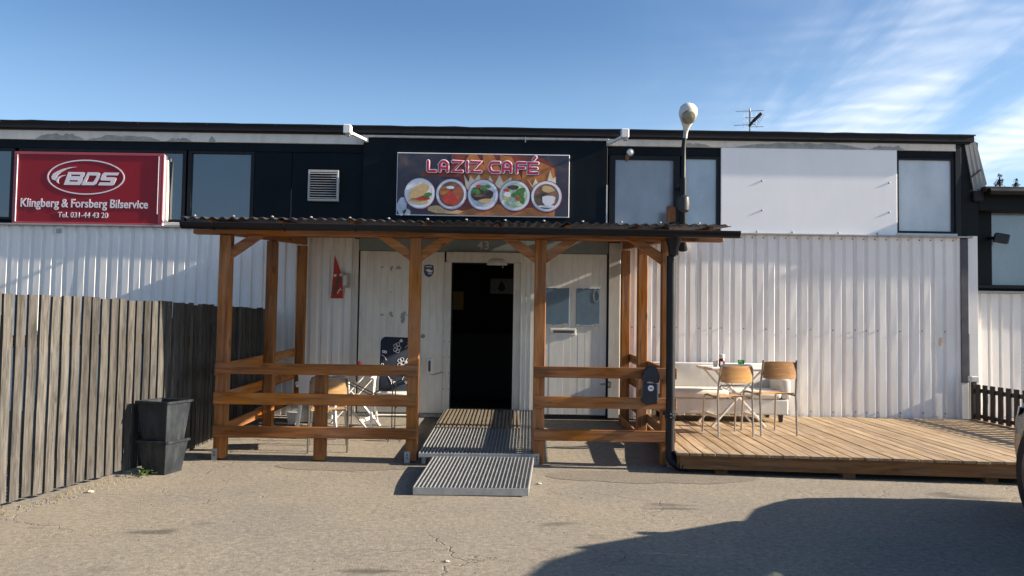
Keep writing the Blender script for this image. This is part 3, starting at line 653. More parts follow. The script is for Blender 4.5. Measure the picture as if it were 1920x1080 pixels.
# ------------------------------------------------------------------ cafe sign
S2 = empty('cafe_sign', (-0.43, -0.0175, 2.82), 'printed sign board with five round food pictures and flames above the doorway', 'sign')
PX, PZ = 2.425 / 1780.0, 0.885 / 650.0      # print drawn on a 1780 x 650 grid, origin at the board's upper left
def g2(pts): return [(-1.2125 + x * PX, 0.887 - z * PZ) for x, z in pts]
MB().box(-1.2125, 1.2125, -0.045, 0.0, 0.0, 0.887).build('board', 'print_white', S2, bevel=0.003)
fill2d([g2([(6, 8), (1774, 8), (1774, 642), (6, 642)])], 0.002, 'print', 'print_ground', S2, (0, -0.047, 0))
def pr(sp, mat, y, name='print'): return fill2d([g2(q) for q in sp], 0.002, name, mat, S2, (0, -0.047 - y, 0))
pr([[(560, 12), (1150, 12), (1500, 40), (1640, 130), (1640, 420), (1600, 640), (420, 640), (330, 600), (700, 420), (640, 250), (230, 240), (320, 190), (560, 150)]], 'print_flame_red', 0.003)
pr([[(690, 120), (740, 12), (820, 12), (900, 130), (880, 12), (990, 12), (1080, 180), (1060, 12), (1180, 30), (1290, 260), (1300, 100), (1400, 210), (1420, 60), (1620, 140), (1640, 330), (1560, 420), (1300, 430), (1100, 420), (800, 400)],
    [(720, 590), (1000, 520), (1300, 560), (1640, 540), (1630, 640), (560, 640)]], 'print_flame', 0.0055)
pr([[(690, 220), (740, 300), (760, 230), (800, 280), (850, 210), (880, 330), (940, 300), (960, 230), (1010, 320), (1060, 220), (1100, 300), (1180, 240), (1190, 330), (1120, 400), (1020, 330), (900, 310), (800, 360), (720, 380)],
    [(1340, 250), (1400, 330), (1430, 250), (1480, 340), (1420, 380)], [(1560, 250), (1580, 170), (1610, 250), (1640, 230), (1640, 320), (1550, 290)]], 'print_flame_pale', 0.008)
pr([[(320, 560), (420, 545), (560, 580), (700, 600), (640, 630), (420, 625), (330, 600)]], 'print_bread', 0.008)
pr([blob(60, 560, 55, 90, 5), blob(110, 620, 45, 30, 6)], 'print_silver', 0.0045)
rg = random.Random(3)
for i in range(5):
    cxp = 240 + i * 326; cyp = 425 + i * 3; rr = 158
    pr([circ(cxp + 3, cyp + 3, rr + 9, rr + 9, 48)], 'print_maroon', 0.0105); pr([circ(cxp, cyp, rr, rr, 48)], 'print_silver', 0.013, 'plate')
    pr([circ(cxp - 2, cyp - 2, rr - 8, rr - 8, 48), circ(cxp, cyp, rr - 28, rr - 28, 48)], 'print_white', 0.0155, 'plate')
    d = 0.0155; rin = rr - 27
    if i == 0:
        pr([circ(cxp, cyp, rin, rin, 40)], 'print_white', d - 0.0005); pr([blob(cxp - 5, cyp + 75, 95, 38, 1)], 'print_bread', d + .002); pr([blob(cxp + 5, cyp + 45, 100, 28, 2)], 'print_tomato', d + .004)
        pr([blob(cxp + 78, cyp + 15, 38, 34, 3, amp=.5)], 'print_green', d + .006); pr([[(cxp - 112, cyp + 30), (cxp - 95, cyp - 20), (cxp - 40, cyp - 75), (cxp + 40, cyp - 108), (cxp + 95, cyp - 80), (cxp + 100, cyp - 45), (cxp + 40, cyp + 20), (cxp - 40, cyp + 52), (cxp - 95, cyp + 55)]], 'print_bread', d + .008)
    elif i == 1:
        pr([circ(cxp, cyp, rin, rin, 40)], 'print_brown', d - 0.0005); pr([blob(cxp - 70, cyp - 30, 48, 48, 4)], 'print_flame', d + .002); pr([blob(cxp + 62, cyp - 10, 58, 60, 5)], 'print_meat', d + .002)
        pr([[(cxp - 108, cyp + 50), (cxp - 50, cyp), (cxp - 10, cyp - 45), (cxp + 20, cyp), (cxp + 90, cyp + 80), (cxp + 30, cyp + 112), (cxp - 60, cyp + 100)]], 'print_tomato', d + .004); pr([blob(cxp - 10, cyp - 68, 45, 14, 6)], 'print_white', d + .006)
    elif i == 2:
        pr([circ(cxp, cyp, rin, rin, 40)], 'print_silver', d - 0.0005); pr([blob(cxp - 10, cyp - 5, 108, 70, 7)], 'print_dark', d + .002); pr([blob(cxp - 75, cyp - 40, 36, 45, 8, amp=.5)], 'print_green', d + .004)
        pr([blob(cxp + 20, cyp - 78, 48, 30, 9, amp=.5)], 'print_green', d + .004); pr([blob(cxp - 45, cyp - 88, 30, 18, 10)], 'print_tomato', d + .006); pr([blob(cxp - 30, cyp + 10, 62, 14, 11)], 'print_brown', d + .006); pr([blob(cxp + 25, cyp + 62, 65, 24, 12)], 'print_bread', d + .006)
    elif i == 3:
        pr([circ(cxp, cyp, rin, rin, 40)], 'print_palegreen', d - 0.0005); pr([blob(cxp - 15, cyp - 85, 55, 26, 13)], 'print_dark', d + .002); pr([blob(cxp - 85, cyp - 55, 30, 18, 14)], 'print_tomato', d + .004); pr([blob(cxp - 75, cyp - 10, 40, 26, 15)], 'print_white', d + .004)
        pr([blob(cxp - 88, cyp + 25, 30, 18, 16)], 'print_bread', d + .006); pr([blob(cxp + 45, cyp - 20, 66, 52, 17, amp=.5)], 'print_green', d + .004); pr([blob(cxp + 78, cyp + 45, 28, 42, 18)], 'print_green', d + .006); pr([blob(cxp + 35, cyp + 30, 24, 22, 19)], 'print_tomato', d + .008)
        pr([blob(cxp - 10, cyp + 75, 45, 34, 20)], 'print_palegreen', d + .004); pr([blob(cxp + 40, cyp + 85, 34, 26, 21)], 'print_palegreen', d + .006)
    else:
        pr([circ(cxp, cyp, rin, rin, 40)], 'print_brown', d - 0.0005); pr([blob(cxp + 15, cyp - 75, 65, 34, 22)], 'print_bread', d + .002); pr([blob(cxp - 30, cyp - 5, 70, 26, 23)], 'print_dark', d + .002)
        pr([[(cxp - 42, cyp + 5), (cxp - 38, cyp + 60), (cxp - 10, cyp + 95), (cxp + 40, cyp + 98), (cxp + 82, cyp + 65), (cxp + 95, cyp + 8), (cxp + 60, cyp - 6), (cxp, cyp - 8)]], 'print_white', d + .006); pr([blob(cxp + 8, cyp + 103, 100, 12, 24)], 'print_white', d + .004)
# lettering: rounded strokes, white outline under red
def stroke(lines, r, mat, y, name):
    m = MB()
    for ln in lines:
        m.tube([(x, 0, z) for x, z in g2(ln)], r, 10)
        for x, z in (g2(ln)[0], g2(ln)[-1]): m.lathe([(0.15 * r, -r * .99), (0.7 * r, -r * .7), (r, 0), (0.7 * r, r * .7), (0.15 * r, r * .99)], 10, (x, 0, z))
    m.v = [(a, -0.074 - y + b * 0.10, c) for a, b, c in m.v]
    return m.build(name, mat, S2, smooth=True)
T, Bt = 95, 190
def Aw(x): return [[(x, Bt), (x, 135)] + [(x + 38 + 38 * math.cos(R(a)), 135 - 42 * math.sin(R(a))) for a in range(180, -1, -20)] + [(x + 76, Bt)], [(x, 158), (x + 76, 158)]]
def Zw(x): return [[(x, T), (x + 92, T), (x + 4, Bt), (x + 96, Bt)]]
LT = [[(322, T), (322, 182), (330, Bt), (400, Bt)]] + Aw(440) + Zw(566) + [[(712, T), (712, Bt)]] + Zw(752)
LT += [[(1032, T + 4), (965, T + 4), (945, 112), (933, 143), (945, 176), (965, Bt + 2), (1032, Bt + 2)]] + Aw(1070) + [[(1204, Bt + 4), (1204, 110), (1214, T + 4), (1292, T + 4)], [(1204, 146), (1280, 146)]]
LT += [[(1412, T + 5), (1322, T + 5), (1322, Bt + 6), (1412, Bt + 6)], [(1322, 150), (1404, 150)], [(1370, 66), (1392, 40)]]
LT = [[(322 + (x - 322) * 1.035, 146 + (z - 146) * 1.06) for x, z in ln] for ln in LT]
stroke(LT, 0.029, 'print_maroon', 0.000, 'letter_shadow').location = (0.006, 0.004, -0.006)
stroke(LT, 0.027, 'print_white', 0.004, 'letter_outline'); stroke(LT, 0.0165, 'print_red', 0.010, 'lettering')

# ------------------------------------------------------------------ arms, lamps and small things on the facade
def sign_light(x, s, label):
    o = empty('sign_light', (x, -0.05, 3.90), label, 'floodlight', 'sign lights on bracket arms')
    MB().beam((0, 0.02, -0.02), (s * 0.16, -0.44, -0.01), 0.035, 0.035).build('arm', 'white_plastic', o, bevel=0.003)
    h = MB().box(s * 0.16 - 0.05, s * 0.16 + 0.05, -0.56, -0.43, -0.055, 0.065).build('lamp_housing', 'white_plastic', o, bevel=0.008)
    MB().box(s * 0.16 - 0.04, s * 0.16 + 0.04, -0.435, -0.424, -0.045, 0.055).build('lens', 'lamp_lens', h)
    MB().box(s * 0.16 - 0.015, s * 0.16 + 0.03, -0.52, -0.47, -0.085, -0.055).build('bracket', 'galvanised', h)
    MB().box(-0.03, 0.03, 0.0, 0.03, -0.05, 0.03).build('wall_plate', 'galvanised', o)
sign_light(-2.09, -1, 'white sign light on arm at left end of black sign board'); sign_light(1.33, 1, 'white sign light on arm at right end of black sign board')

P = empty('street_light', (2.345, -0.25, 2.36), 'egg shaped street light head on grey pole rising above the canopy roof', 'street lamp')
m = MB(); m.tube([(0.0, 0.12, 0.10), (0.0, 0.02, 0.03), (0.0, 0.0, 0.12), (0.0, 0.0, 1.0)], 0.045, 12).tube([(0, 0, 1.0), (0, 0, 1.02), (0.0, -0.01, 1.45), (0.02, -0.03, 1.74)], [0.045, 0.033, 0.031, 0.030], 12); m.build('pole', 'black_paint', P, smooth=True)
MB().tube([(0.013, -0.024, 1.56), (0.027, -0.04, 1.72)], 0.034, 10).build('socket', 'galvanised', P, smooth=True)
m = MB(); m.lathe([(0.05, 0.53), (0.085, 0.56), (0.092, 0.64), (0.085, 0.74), (0.05, 0.77)], 16); m.build('ballast_box', 'black_plastic', P, smooth=True)
MB().box(-0.225, -0.09, 0.02, 0.05, 0.40, 0.62).build('bracket_plate', 'rust', P, bevel=0.02)
MB().box(-0.14, 0.0, 0.03, 0.25, 0.40, 0.45).box(-0.05, 0.05, 0.05, 0.25, 0.9, 0.95).build('wall_bracket', 'black_paint', P)
ax = Vector((0.04, -0.36, 0.93)).normalized(); M = ax.to_track_quat('Z', 'X').to_matrix().to_4x4()
hd = MB().lathe([(0.032, -0.02), (0.045, 0.04), (0.080, 0.11), (0.118, 0.19), (0.128, 0.25), (0.112, 0.32), (0.065, 0.365), (0.01, 0.38)], 20, (0.025, -0.035, 1.665), M).build('lamp_head', 'dirty_white', P, smooth=True)
nrm = Vector((0, -0.93, -0.36)); c = Vector((0.025, -0.035, 1.665)) + ax * 0.205 + nrm * 0.062
Mn = nrm.to_track_quat('Z', 'Y').to_matrix().to_4x4()
MB().lathe([(0.100, 0.0), (0.096, 0.045), (0.075, 0.078), (0.035, 0.092), (0.006, 0.096)], 20, c, Mn).build('lens', 'lamp_lens', hd, smooth=True)
MB().lathe([(0.105, 0.0), (0.108, 0.02), (0.100, 0.028)], 20, c, Mn).build('lens_ring', 'galvanised', hd, smooth=True)

wl_ = empty('wall_lamp', (2.36, -0.02, 2.40), 'small white wall lamp on corrugated wall just right of downpipe', 'lamp')
MB().lathe([(0.03, 0.0), (0.06, 0.02), (0.066, 0.08), (0.06, 0.14), (0.02, 0.15)], 14, (0, -0.07, 0.0)).build('shade', 'dirty_white', wl_, smooth=True)
MB().tube([(0.05 * math.cos(R(a)) - 0.0, -0.07, 0.02 + 0.05 * math.sin(R(a))) for a in range(180, 361, 30)], 0.008, 6).build('guard', 'black_paint', wl_); MB().box(-0.03, 0.03, -0.02, 0.0, 0.02, 0.12).build('base', 'dirty_white', wl_)
cam_ = empty('dome_camera', (1.62, 0.058, 3.78), 'small white dome fitting on black window header with rust streak', 'camera')
MB().lathe([(0.05, 0), (0.05, 0.02), (0.045, 0.05), (0.02, 0.07), (0.002, 0.072)], 14, (0.03, 0, 0), Matrix.Rotation(R(90), 4, 'X')).build('dome', 'white_plastic', cam_, smooth=True)
fill2d([blob(-0.01, -0.075, 0.026, 0.05, 4, 14, 0.3)], 0.002, 'rust_streak', 'rust', cam_, (0, -0.003, 0)); MB().lathe([(0.06, -0.002), (0.06, 0.006)], 14, (0.03, 0, 0), Matrix.Rotation(R(90), 4, 'X')).build('base', 'dark_strip', cam_)

pn = empty('pennant', (-2.45, -0.012, 1.64), 'red triangular ice cream pennant hanging on corrugated wall', 'pennant')
fill2d([[(-0.085, 0), (0.082, 0), (0.082, 0.27), (-0.045, 0.61), (-0.06, 0.30)]], 0.006, 'cloth', 'flag_red', pn, (0, -0.02, 0), 0.0)
fill2d([[(-0.06, 0.05), (-0.02, 0.04), (0.05, 0.30), (0.03, 0.34), (-0.01, 0.30)]], 0.002, 'ice_cream_print', 'flag_brown', pn, (0, -0.0255, 0))
fill2d([blob(-0.03, 0.32, 0.02, 0.02, 1), blob(0.05, 0.33, 0.02, 0.022, 2), [(0.0, 0.07), (0.05, 0.15), (0.06, 0.15), (0.01, 0.06)], [(0.02, 0.12), (0.07, 0.13), (0.07, 0.12), (0.02, 0.11)]], 0.002, 'print', 'print_flame_pale', pn, (0, -0.0285, 0))
MB().box(-0.03, -0.02, -0.016, 0.0, 0.5, 0.55).build('hook', 'galvanised', pn)
eb = empty('switch_box', (-2.325, -0.012, 1.79), 'small grey switch box beside the red pennant', 'switch box')
MB().box(-0.05, 0.05, -0.05, 0.0, 0.0, 0.2).build('casing', 'peel_grey', eb, bevel=0.008); MB().box(-0.035, 0.015, -0.058, -0.05, 0.03, 0.17).build('cover', 'dirty_white', eb, bevel=0.004)
MB().box(-6.42, -6.36, -0.02, 0.0, 2.50, 2.56).build('tag_plate', 'peel_grey', B)

# aerial on the roof
A = empty('roof_aerial', (3.91, 2.0, 4.12), 'thin television aerial with angled dark dipole on the roof', 'aerial')
MB().tube([(0, 0, 0), (0, 0, 0.98)], 0.016, 8).build('mast', 'galvanised', A)
m = MB()
for z, a, b, sl_ in ((0.93, -0.28, 0.26, 0.05), (0.66, -0.31, 0.10, 0.06), (0.62, 0.02, 0.26, 0.02), (0.52, -0.30, 0.25, -0.01), (0.80, -0.1, 0.2, 0.0)):
    m.tube([(a, -0.02, z + sl_ * a), (b, -0.02, z + sl_ * b)], 0.006, 5)
for x in (-0.12, -0.06, 0.03, 0.12): m.tube([(x, -0.02, 0.60), (x, -0.02, 0.92)], 0.003, 4)
m.build('elements', 'galvanised', A)
MB().beam((-0.03, -0.05, 0.62), (0.06, -0.08, 0.74), 0.06, 0.05).beam((0.05, -0.08, 0.72), (0.19, -0.10, 0.86), 0.11, 0.06).build('dipole_box', 'dark_rod', A, bevel=0.01)
m = MB()
for i in range(7): m.tube([(0.05 + 0.03 * i, -0.12, 0.66 + 0.03 * i), (0.13 + 0.022 * i, -0.05, 0.62 + 0.035 * i)], 0.004, 4)
m.build('reflector', 'dark_rod', A)

A.scale = (0.86,) * 3

# ------------------------------------------------------------------ annex on the right
AX = empty('annex_building', (8.5, 0.3, 0), 'lower white corrugated annex with dark eaves at right end', 'building')
def ax_(m, n, mat, par=AX, **k): 
    m.v = [(x - 8.5, y - 0.3, z) for x, y, z in m.v]; return m.build(n, mat, par, **k)
cs = corrugated(6.56, 10.6, 0.0, 1.865, 0.25, 'wall_sheet', 'white_sheet', None); cs.parent = AX; cs.location = (-8.5, -0.3, 0)
ax_(MB().box(6.60, 10.6, 0.30, 6, -0.1, 3.15), 'wall', 'annex_dark')
ax_(MB().box(6.62, 10.6, 0.20, 0.30, 1.935, 1.985), 'sill', 'black_paint', bevel=0.004); ax_(MB().box(6.60, 10.6, 0.19, 0.30, 1.868, 1.898), 'flashing', 'galvanised', bevel=0.003); ax_(MB().box(6.6, 10.6, 0.27, 0.3, 1.898, 1.935), 'sill_board', 'annex_dark')
fr = ax_(MB().box(6.62, 6.90, 0.26, 0.31, 1.985, 3.06), 'window', 'annex_dark', bevel=0.003); ax_(MB().box(8.3, 8.42, 0.26, 0.31, 1.985, 3.06), 'jamb', 'annex_dark', fr)
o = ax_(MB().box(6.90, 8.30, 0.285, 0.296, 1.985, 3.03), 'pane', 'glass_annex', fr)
ax_(MB().box(6.60, 10.7, 0.05, 0.30, 3.03, 3.29), 'eaves_board', 'annex_dark', bevel=0.01); ax_(MB().box(6.62, 10.7, -0.08, 6.2, 3.292, 3.355), 'roof', 'roof_felt', bevel=0.01)
ax_(MB().tube([(6.66, -0.1, 3.28), (10.7, -0.1, 3.29)], 0.05, 10), 'gutter', 'black_gutter', smooth=True)
# sloping flashing where the two buildings meet, part of the main building
m = MB()
for i in range(3):
    a0, a1 = 6.40 + 0.058 * i, 6.40 + 0.058 * (i + 1) - 0.004
    m.prism([(a0, 0.05, 4.01), (a1, 0.05, 4.01), (a1 + 0.13, 0.02, 3.40 - 0.03 * (2 - i)), (a0 + 0.13, 0.02, 3.34 - 0.05 * (2 - i))], (0, 0.03, 0))
m.build('verge_flashing', 'grey_box', B); MB().box(6.36, 6.60, 0.06, 0.3, 2.66, 4.0).build('gable_board', 'annex_dark', B)
MB().beam((6.45, 0.0, 3.48), (6.60, 0.0, 3.60), 0.02, 0.02).build('cable_clip', 'black_paint', B); MB().box(6.50, 6.64, -0.02, 0.05, 3.15, 3.30).build('gutter_bracket', 'black_gutter', B, bevel=0.02)
fl = empty('flood_light', (6.93, 0.10, 2.57), 'black floodlight box fixed beside the annex window', 'floodlight')
MB().beam((-0.08, 0.02, 0.09), (0.09, -0.05, 0.05), 0.13, 0.13).build('housing', 'black_plastic', fl, bevel=0.012); MB().box(-0.10, -0.04, 0.0, 0.18, 0.06, 0.10).build('bracket', 'black_paint', fl)

# ------------------------------------------------------------------ conifers far behind
def conifer(x, y, h, w, label, seed):
    t = empty('conifer_tree', (x, y, 0), label, 'tree', 'conifers beyond the annex'); rg = random.Random(seed)
    MB().tube([(0, 0, 0), (0, 0, h * 0.97)], [w * 0.05, w * 0.008], 7).build('trunk', 'bark', t)
    m = MB(); n = 46
    for i in range(n):
        f = (i + rg.random()) / n; z = h * (0.10 + 0.89 * f); L = w * 0.5 * (1 - f) ** 0.8 * rg.uniform(0.65, 1.15) + 0.12
        for j in range(7):
            a = rg.uniform(0, 6.28); d = Vector((math.cos(a), math.sin(a), 0)); s_ = Vector((-d.y, d.x, 0)); p = Vector((0, 0, z))
            for q in range(5):
                u0, u1 = q / 5, (q + 1.3) / 5; wd = L * 0.20 * (1.1 - u0)
                a0 = p + d * L * u0 + Vector((0, 0, -0.35 * L * u0 + rg.uniform(-.1, .1))); a1 = p + d * L * u1 + Vector((0, 0, -0.38 * L * u1 + rg.uniform(-.15, .1)))
                m.add([a0, a1 + s_ * wd, a1 + Vector((0, 0, rg.uniform(-.2, .12))), a1 - s_ * wd], [(0, 1, 2), (0, 2, 3)])
    m.build('crown', 'needles', t)
conifer(41.2, 58, 15.0, 7.0, 'taller dark conifer peeking over the annex roof', 1); conifer(43.2, 59, 14.8, 5.6, 'smaller dark conifer at the right edge over the annex roof', 2)

# ------------------------------------------------------------------ timber canopy with railings
CP = empty('timber_canopy', (-0.67, -1.6, -0.05), 'brown timber entrance canopy with railings and corrugated roof', 'canopy')
def cp(m, n, mat, par=CP, bevel=0.004, **k):
    m.v = [(x + 0.67, y + 1.6, z + 0.05) for x, y, z in m.v]; return m.build(n, mat, par, bevel=bevel, **k)
PS = 0.116
for x, zt in ((-2.93, 2.178), (-0.99, 2.180), (0.288, 2.182), (1.585, 2.185)):
    p = cp(MB().box(x - PS / 2, x + PS / 2, -3.15 - PS / 2, -3.15 + PS / 2, ground_z(0, -3.15) + 0.015, zt), 'post', 'stained_timber_Z', bevel=0.006)
    sx = x - 0.04 if x < 1 else x + 0.03
    if x == 0.288: sx = x - 0.015
    sh = MB().box(sx - 0.028, sx + 0.028, -3.15 - PS / 2 - 0.006, -3.15 - PS / 2 - 0.001, ground_z(0, -3.15) - 0.01, 0.015); cp(sh, 'post_shoe', 'galvanised', p, 0)
    m = MB()
    for z in (-0.02, -0.05): m.lathe([(0.009, 0), (0.007, 0.006)], 6, (sx, -3.15 - PS / 2 - 0.006, z), Matrix.Rotation(R(90), 4, 'X'))
    cp(m, 'bolt', 'dark_strip', p, 0)
cp(MB().box(-1.978, -1.862, -3.205, -3.095, ground_z(0, -3.15) + 0.01, 0.82), 'post', 'stained_timber_Z', bevel=0.006)
for x, y, zt in ((-2.91, -1.6, 2.275), (-2.92, -0.14, 2.36), (1.578, -1.6, 2.275), (1.575, -0.14, 2.36)):
    cp(MB().box(x - PS / 2, x + PS / 2, y - PS / 2, y + PS / 2, ground_z(0, y), zt), 'post', 'stained_timber_Z', bevel=0.006)
cp(MB().box(-3.26, 2.15, -3.205, -3.095, 2.184, 2.272), 'front_beam', 'stained_timber_X', bevel=0.006)
for x in (-2.92, 1.58): cp(MB().beam((x, -3.09, 2.258), (x, -0.03, 2.462), 0.075, 0.15), 'side_beam', 'stained_timber_Y')
cp(MB().box(-3.2, 2.1, -0.075, -0.028, 2.49, 2.56), 'ledger', 'stained_timber_X')
for i in range(8):
    x = -3.05 + i * 0.72
    if abs(x + 2.92) < 0.1 or abs(x - 1.58) < 0.1: x += 0.15
    cp(MB().beam((x, -3.36, 2.293), (x, -0.08, 2.520), 0.045, 0.045), 'rafter', 'stained_timber_Y')
for x, s in ((-2.93, 1), (-0.99, -1), (-0.99, 1), (0.288, -1), (0.288, 1), (1.585, -1)):
    xa = x + s * (PS / 2 - 0.01)
    m = MB(); a = (xa, 1.975); b = (xa + s * 0.315, 2.183)
    m.prism([(xa, -3.185, 1.935), (xa, -3.185, 2.055), (xa + s * 0.20, -3.185, 2.182), (xa + s * 0.345, -3.185, 2.182)], (0, 0.07, 0))
    cp(m, 'brace', 'stained_timber_X')
RZ = ((0.768, 0.880), (0.464, 0.580), (0.136, 0.249))
for x0, x1, dz in ((-2.985, -0.938, 0.0), (0.238, 1.675, 0.012)):
    for z0, z1 in RZ:
        cp(MB().box(x0 + random.uniform(-.006, .006), x1 + random.uniform(-.006, .006), -3.242, -3.210, z0 + dz, z1 + dz), 'rail', 'stained_timber_X', bevel=0.004)
for x, yb in ((-2.985, -0.1), (1.651, -0.1)):
    for z0, z1 in RZ:
        zc = (z0 + z1) / 2; cp(MB().beam((x, -3.205, zc - 0.02), (x, yb, zc + 0.055), 0.03, 0.112), 'rail', 'stained_timber_Y')
cp(MB().beam((1.51, -1.66, 0.0), (1.51, -0.2, 0.03), 0.03, 0.10).beam((1.65, -1.65, -0.01), (1.65, -3.1, -0.04), 0.03, 0.1) if False else MB().beam((1.505, -1.66, 0.02), (1.505, -0.2, 0.05), 0.03, 0.10), 'kick_board', 'stained_timber_Y')
m = MB()
for x in (-2.95, -2.91, -1.94, -1.90, -1.01, -0.97, 0.27, 0.31, 1.565, 1.605):
    for q, (z0, z1) in enumerate(RZ):
        m.lathe([(0.006, 0), (0.005, 0.003)], 6, (x + 0.006 * q, -3.242, (z0 + z1) / 2 + (0.02 if int(x * 100) % 2 else -0.02)), Matrix.Rotation(R(90), 4, 'X'))
tag(cp(m, 'rail_screws', 'dark_strip', bevel=0), kind='stuff')
# corrugated roof sheets
def canopy_roof():
    x0, x1, per, amp = -3.31, 2.17, 0.098, 0.012; nseg = 10; n = int((x1 - x0) / per * nseg)
    sheets_n = 6; step = n // sheets_n
    for si in range(sheets_n):
        i0 = si * step; i1 = n if si == sheets_n - 1 else (si + 1) * step + 4
        m = MB(); idx = []
        ys = [-3.42, -2.4, -1.2, -0.03]
        for off in (0.0, -0.006):
            for y in ys:
                for i in range(i0, i1 + 1):
                    x = x0 + (x1 - x0) * i / n; f = (y + 3.42) / 3.39
                    sag = 0.008 * noise.noise(Vector((x * 1.3, y, 4)))
                    m.v.append((x, y + (0.012 * noise.noise(Vector((x * 3, 0, si))) if y < -3.4 else 0), 2.325 + f * 0.245 + amp * math.sin(2 * math.pi * (x - x0) / per) + off + sag + 0.003 * (si % 2)))
        w = i1 - i0 + 1; h = len(ys) * w
        for j in range(len(ys) - 1):
            for i in range(w - 1):
                a = j * w + i; m.f += [(a, a + 1, a + w + 1, a + w), (h + a, h + a + w, h + a + w + 1, h + a + 1)]
        for i in range(w - 1): m.f.append((i, h + i, h + i + 1, i + 1))
        cp(m, 'roof_sheet', 'corr_roof', bevel=0, smooth=True)
canopy_roof()
m = MB()
for i in range(14):
    x = -3.2 + i * 0.39
    m.lathe([(0.014, 0.0), (0.014, 0.008), (0.005, 0.014)], 8, (x, -3.33, 2.350))
tag(cp(m, 'roof_screws', 'galvanised', bevel=0), kind='stuff')
g = gutter(-3.27, 2.235, -3.475, 2.262, 0.060, 'gutter', 'black_gutter', None, -0.002); g.parent = CP; g.location = (0.67, 1.6, 0.05)
m = MB()
for x in (-2.95, -2.25, -1.55, -0.85, -0.15, 0.55, 1.25, 1.9): m.tube([(x, -3.475 + 0.064 * math.cos(R(a)), 2.258 + 0.064 * math.sin(R(a))) for a in range(180, 361, 20)], 0.005, 5)
tag(cp(m, 'gutter_brackets', 'black_paint', bevel=0), kind='stuff')
dp = MB().lathe([(0.046, 0.05), (0.046, 2.02)], 14, (1.59, -3.345, 0)).lathe([(0.048, 2.02), (0.055, 2.10), (0.085, 2.19)], 14, (1.60, -3.40, 0))
dp.tube([(1.59, -3.345, 0.09), (1.593, -3.35, 0.03), (1.615, -3.38, -0.02), (1.665, -3.43, -0.045), (1.715, -3.48, -0.05)], 0.047, 14)
dpo = cp(dp, 'downpipe', 'black_gutter', bevel=0, smooth=True)
cp(MB().lathe([(0.052, 0.40), (0.054, 0.42), (0.054, 0.46), (0.052, 0.48)], 14, (1.59, -3.345, 0)).box(1.53, 1.65, -3.30, -3.25, 0.43, 0.46), 'pipe_clip', 'black_paint', dpo, 0)
m = MB()
for x, z in ((1.585, 0.45), (1.61, 0.44), (1.585, 0.415)): m.lathe([(0.007, 0), (0.005, 0.006)], 6, (x, -3.398, z), Matrix.Rotation(R(90), 4, 'X'))
cp(m, 'bolt', 'galvanised', dpo, 0)
cp(MB().box(1.67, 1.70, -3.487, -3.482, -0.055, -0.03), 'pipe_label', 'print_white', dpo, 0)

# ------------------------------------------------------------------ steel grating ramps
def ramp(name, p00, p10, p11, p01, nb, ncross, label, lip):
    """corners: far left, far right, near right, near left (top surface)"""
    o = empty(name, tuple((Vector(p00) + Vector(p11)) / 2 - Vector((0, 0, 0.06))), label, 'ramp', 'steel grating ramps'); b = o.location.copy()
    a, bb, c, d = (Vector(q) - b for q in (p00, p10, p11, p01))
    m = MB()
    for i in range(nb + 1):
        t = i / nb; m.beam(a.lerp(bb, t), d.lerp(c, t), 0.006 if 0 < i < nb else 0.008, 0.030)
    tag(m.build('grating_bars', 'galvanised', o), kind='stuff')
    m = MB()
    for i in range(1, ncross):
        t = i / ncross; m.beam(a.lerp(d, t) - Vector((0, 0, 0.004)), bb.lerp(c, t) - Vector((0, 0, 0.004)), 0.005, 0.014)
    tag(m.build('cross_bars', 'galvanised', o), kind='stuff')
    MB().beam(a - Vector((0.003, 0, 0.014)), d - Vector((0.003, 0, 0.014)), 0.006, 0.045).build('side_plate', 'galvanised', o); MB().beam(bb + Vector((0.003, 0, -0.014)), c + Vector((0.003, 0, -0.014)), 0.006, 0.045).build('side_plate', 'galvanised', o)
    MB().beam(d - Vector((0.005, 0.004, lip / 2 - 0.012)), c - Vector((-0.005, 0.004, lip / 2 - 0.012)), 0.008, lip).build('front_plate', 'galvanised', o, bevel=0.002)
    MB().beam(a - Vector((0.005, -0.003, 0.01)), bb - Vector((-0.005, -0.003, 0.01)), 0.006, 0.045).build('back_plate', 'galvanised', o)
    return o
UR = ramp('grating_ramp', (-0.895, -0.045, 0.108), (0.315, -0.045, 0.112), (0.240, -3.30, 0.012), (-0.895, -3.34, 0.010), 32, 30, 'long upper steel grating ramp up to the doorway', 0.04)
for x in (-0.86, 0.22):
    for y, za, zb in ((-3.22, -0.11, -0.02), (-1.64, -0.06, 0.035)):
        l = UR.location; MB().box(x - 0.02 - l.x, x + 0.02 - l.x, y - 0.02 - l.y, y + 0.02 - l.y, za - l.z, zb - l.z).build('support', 'galvanised', UR)
ramp('grating_ramp', (-0.745, -3.395, -0.012), (0.236, -3.375, -0.010), (0.160, -4.62, -0.072), (-0.795, -4.64, -0.072), 28, 40, 'short lower steel grating ramp lying on the asphalt', 0.062)
mt = empty('door_mat', (-0.36, -0.95, 0.09), 'brown slatted mat lying on the ramp before the doorway', 'mat')
m = MB(); zf = lambda y: 0.110 - 0.0306 * (-0.045 - y)
for i in range(21):
    x = -0.86 + i * 0.0485
    m.beam((x + 0.36, -0.08 + 0.95, zf(-0.08) + 0.019 - 0.09), (x + 0.36, -1.70 + 0.95, zf(-1.70) + 0.019 - 0.09), 0.024, 0.006)
tag(m.build('slats', 'mat_brown', mt), kind='stuff')
m = MB()
for y in (-0.1, -0.9, -1.69): m.beam((-0.52, y + 0.95, zf(y) + 0.0175 - 0.09), (0.485, y + 0.95, zf(y) + 0.0175 - 0.09), 0.03, 0.004)
m.build('cross_strips', 'mat_brown', mt)

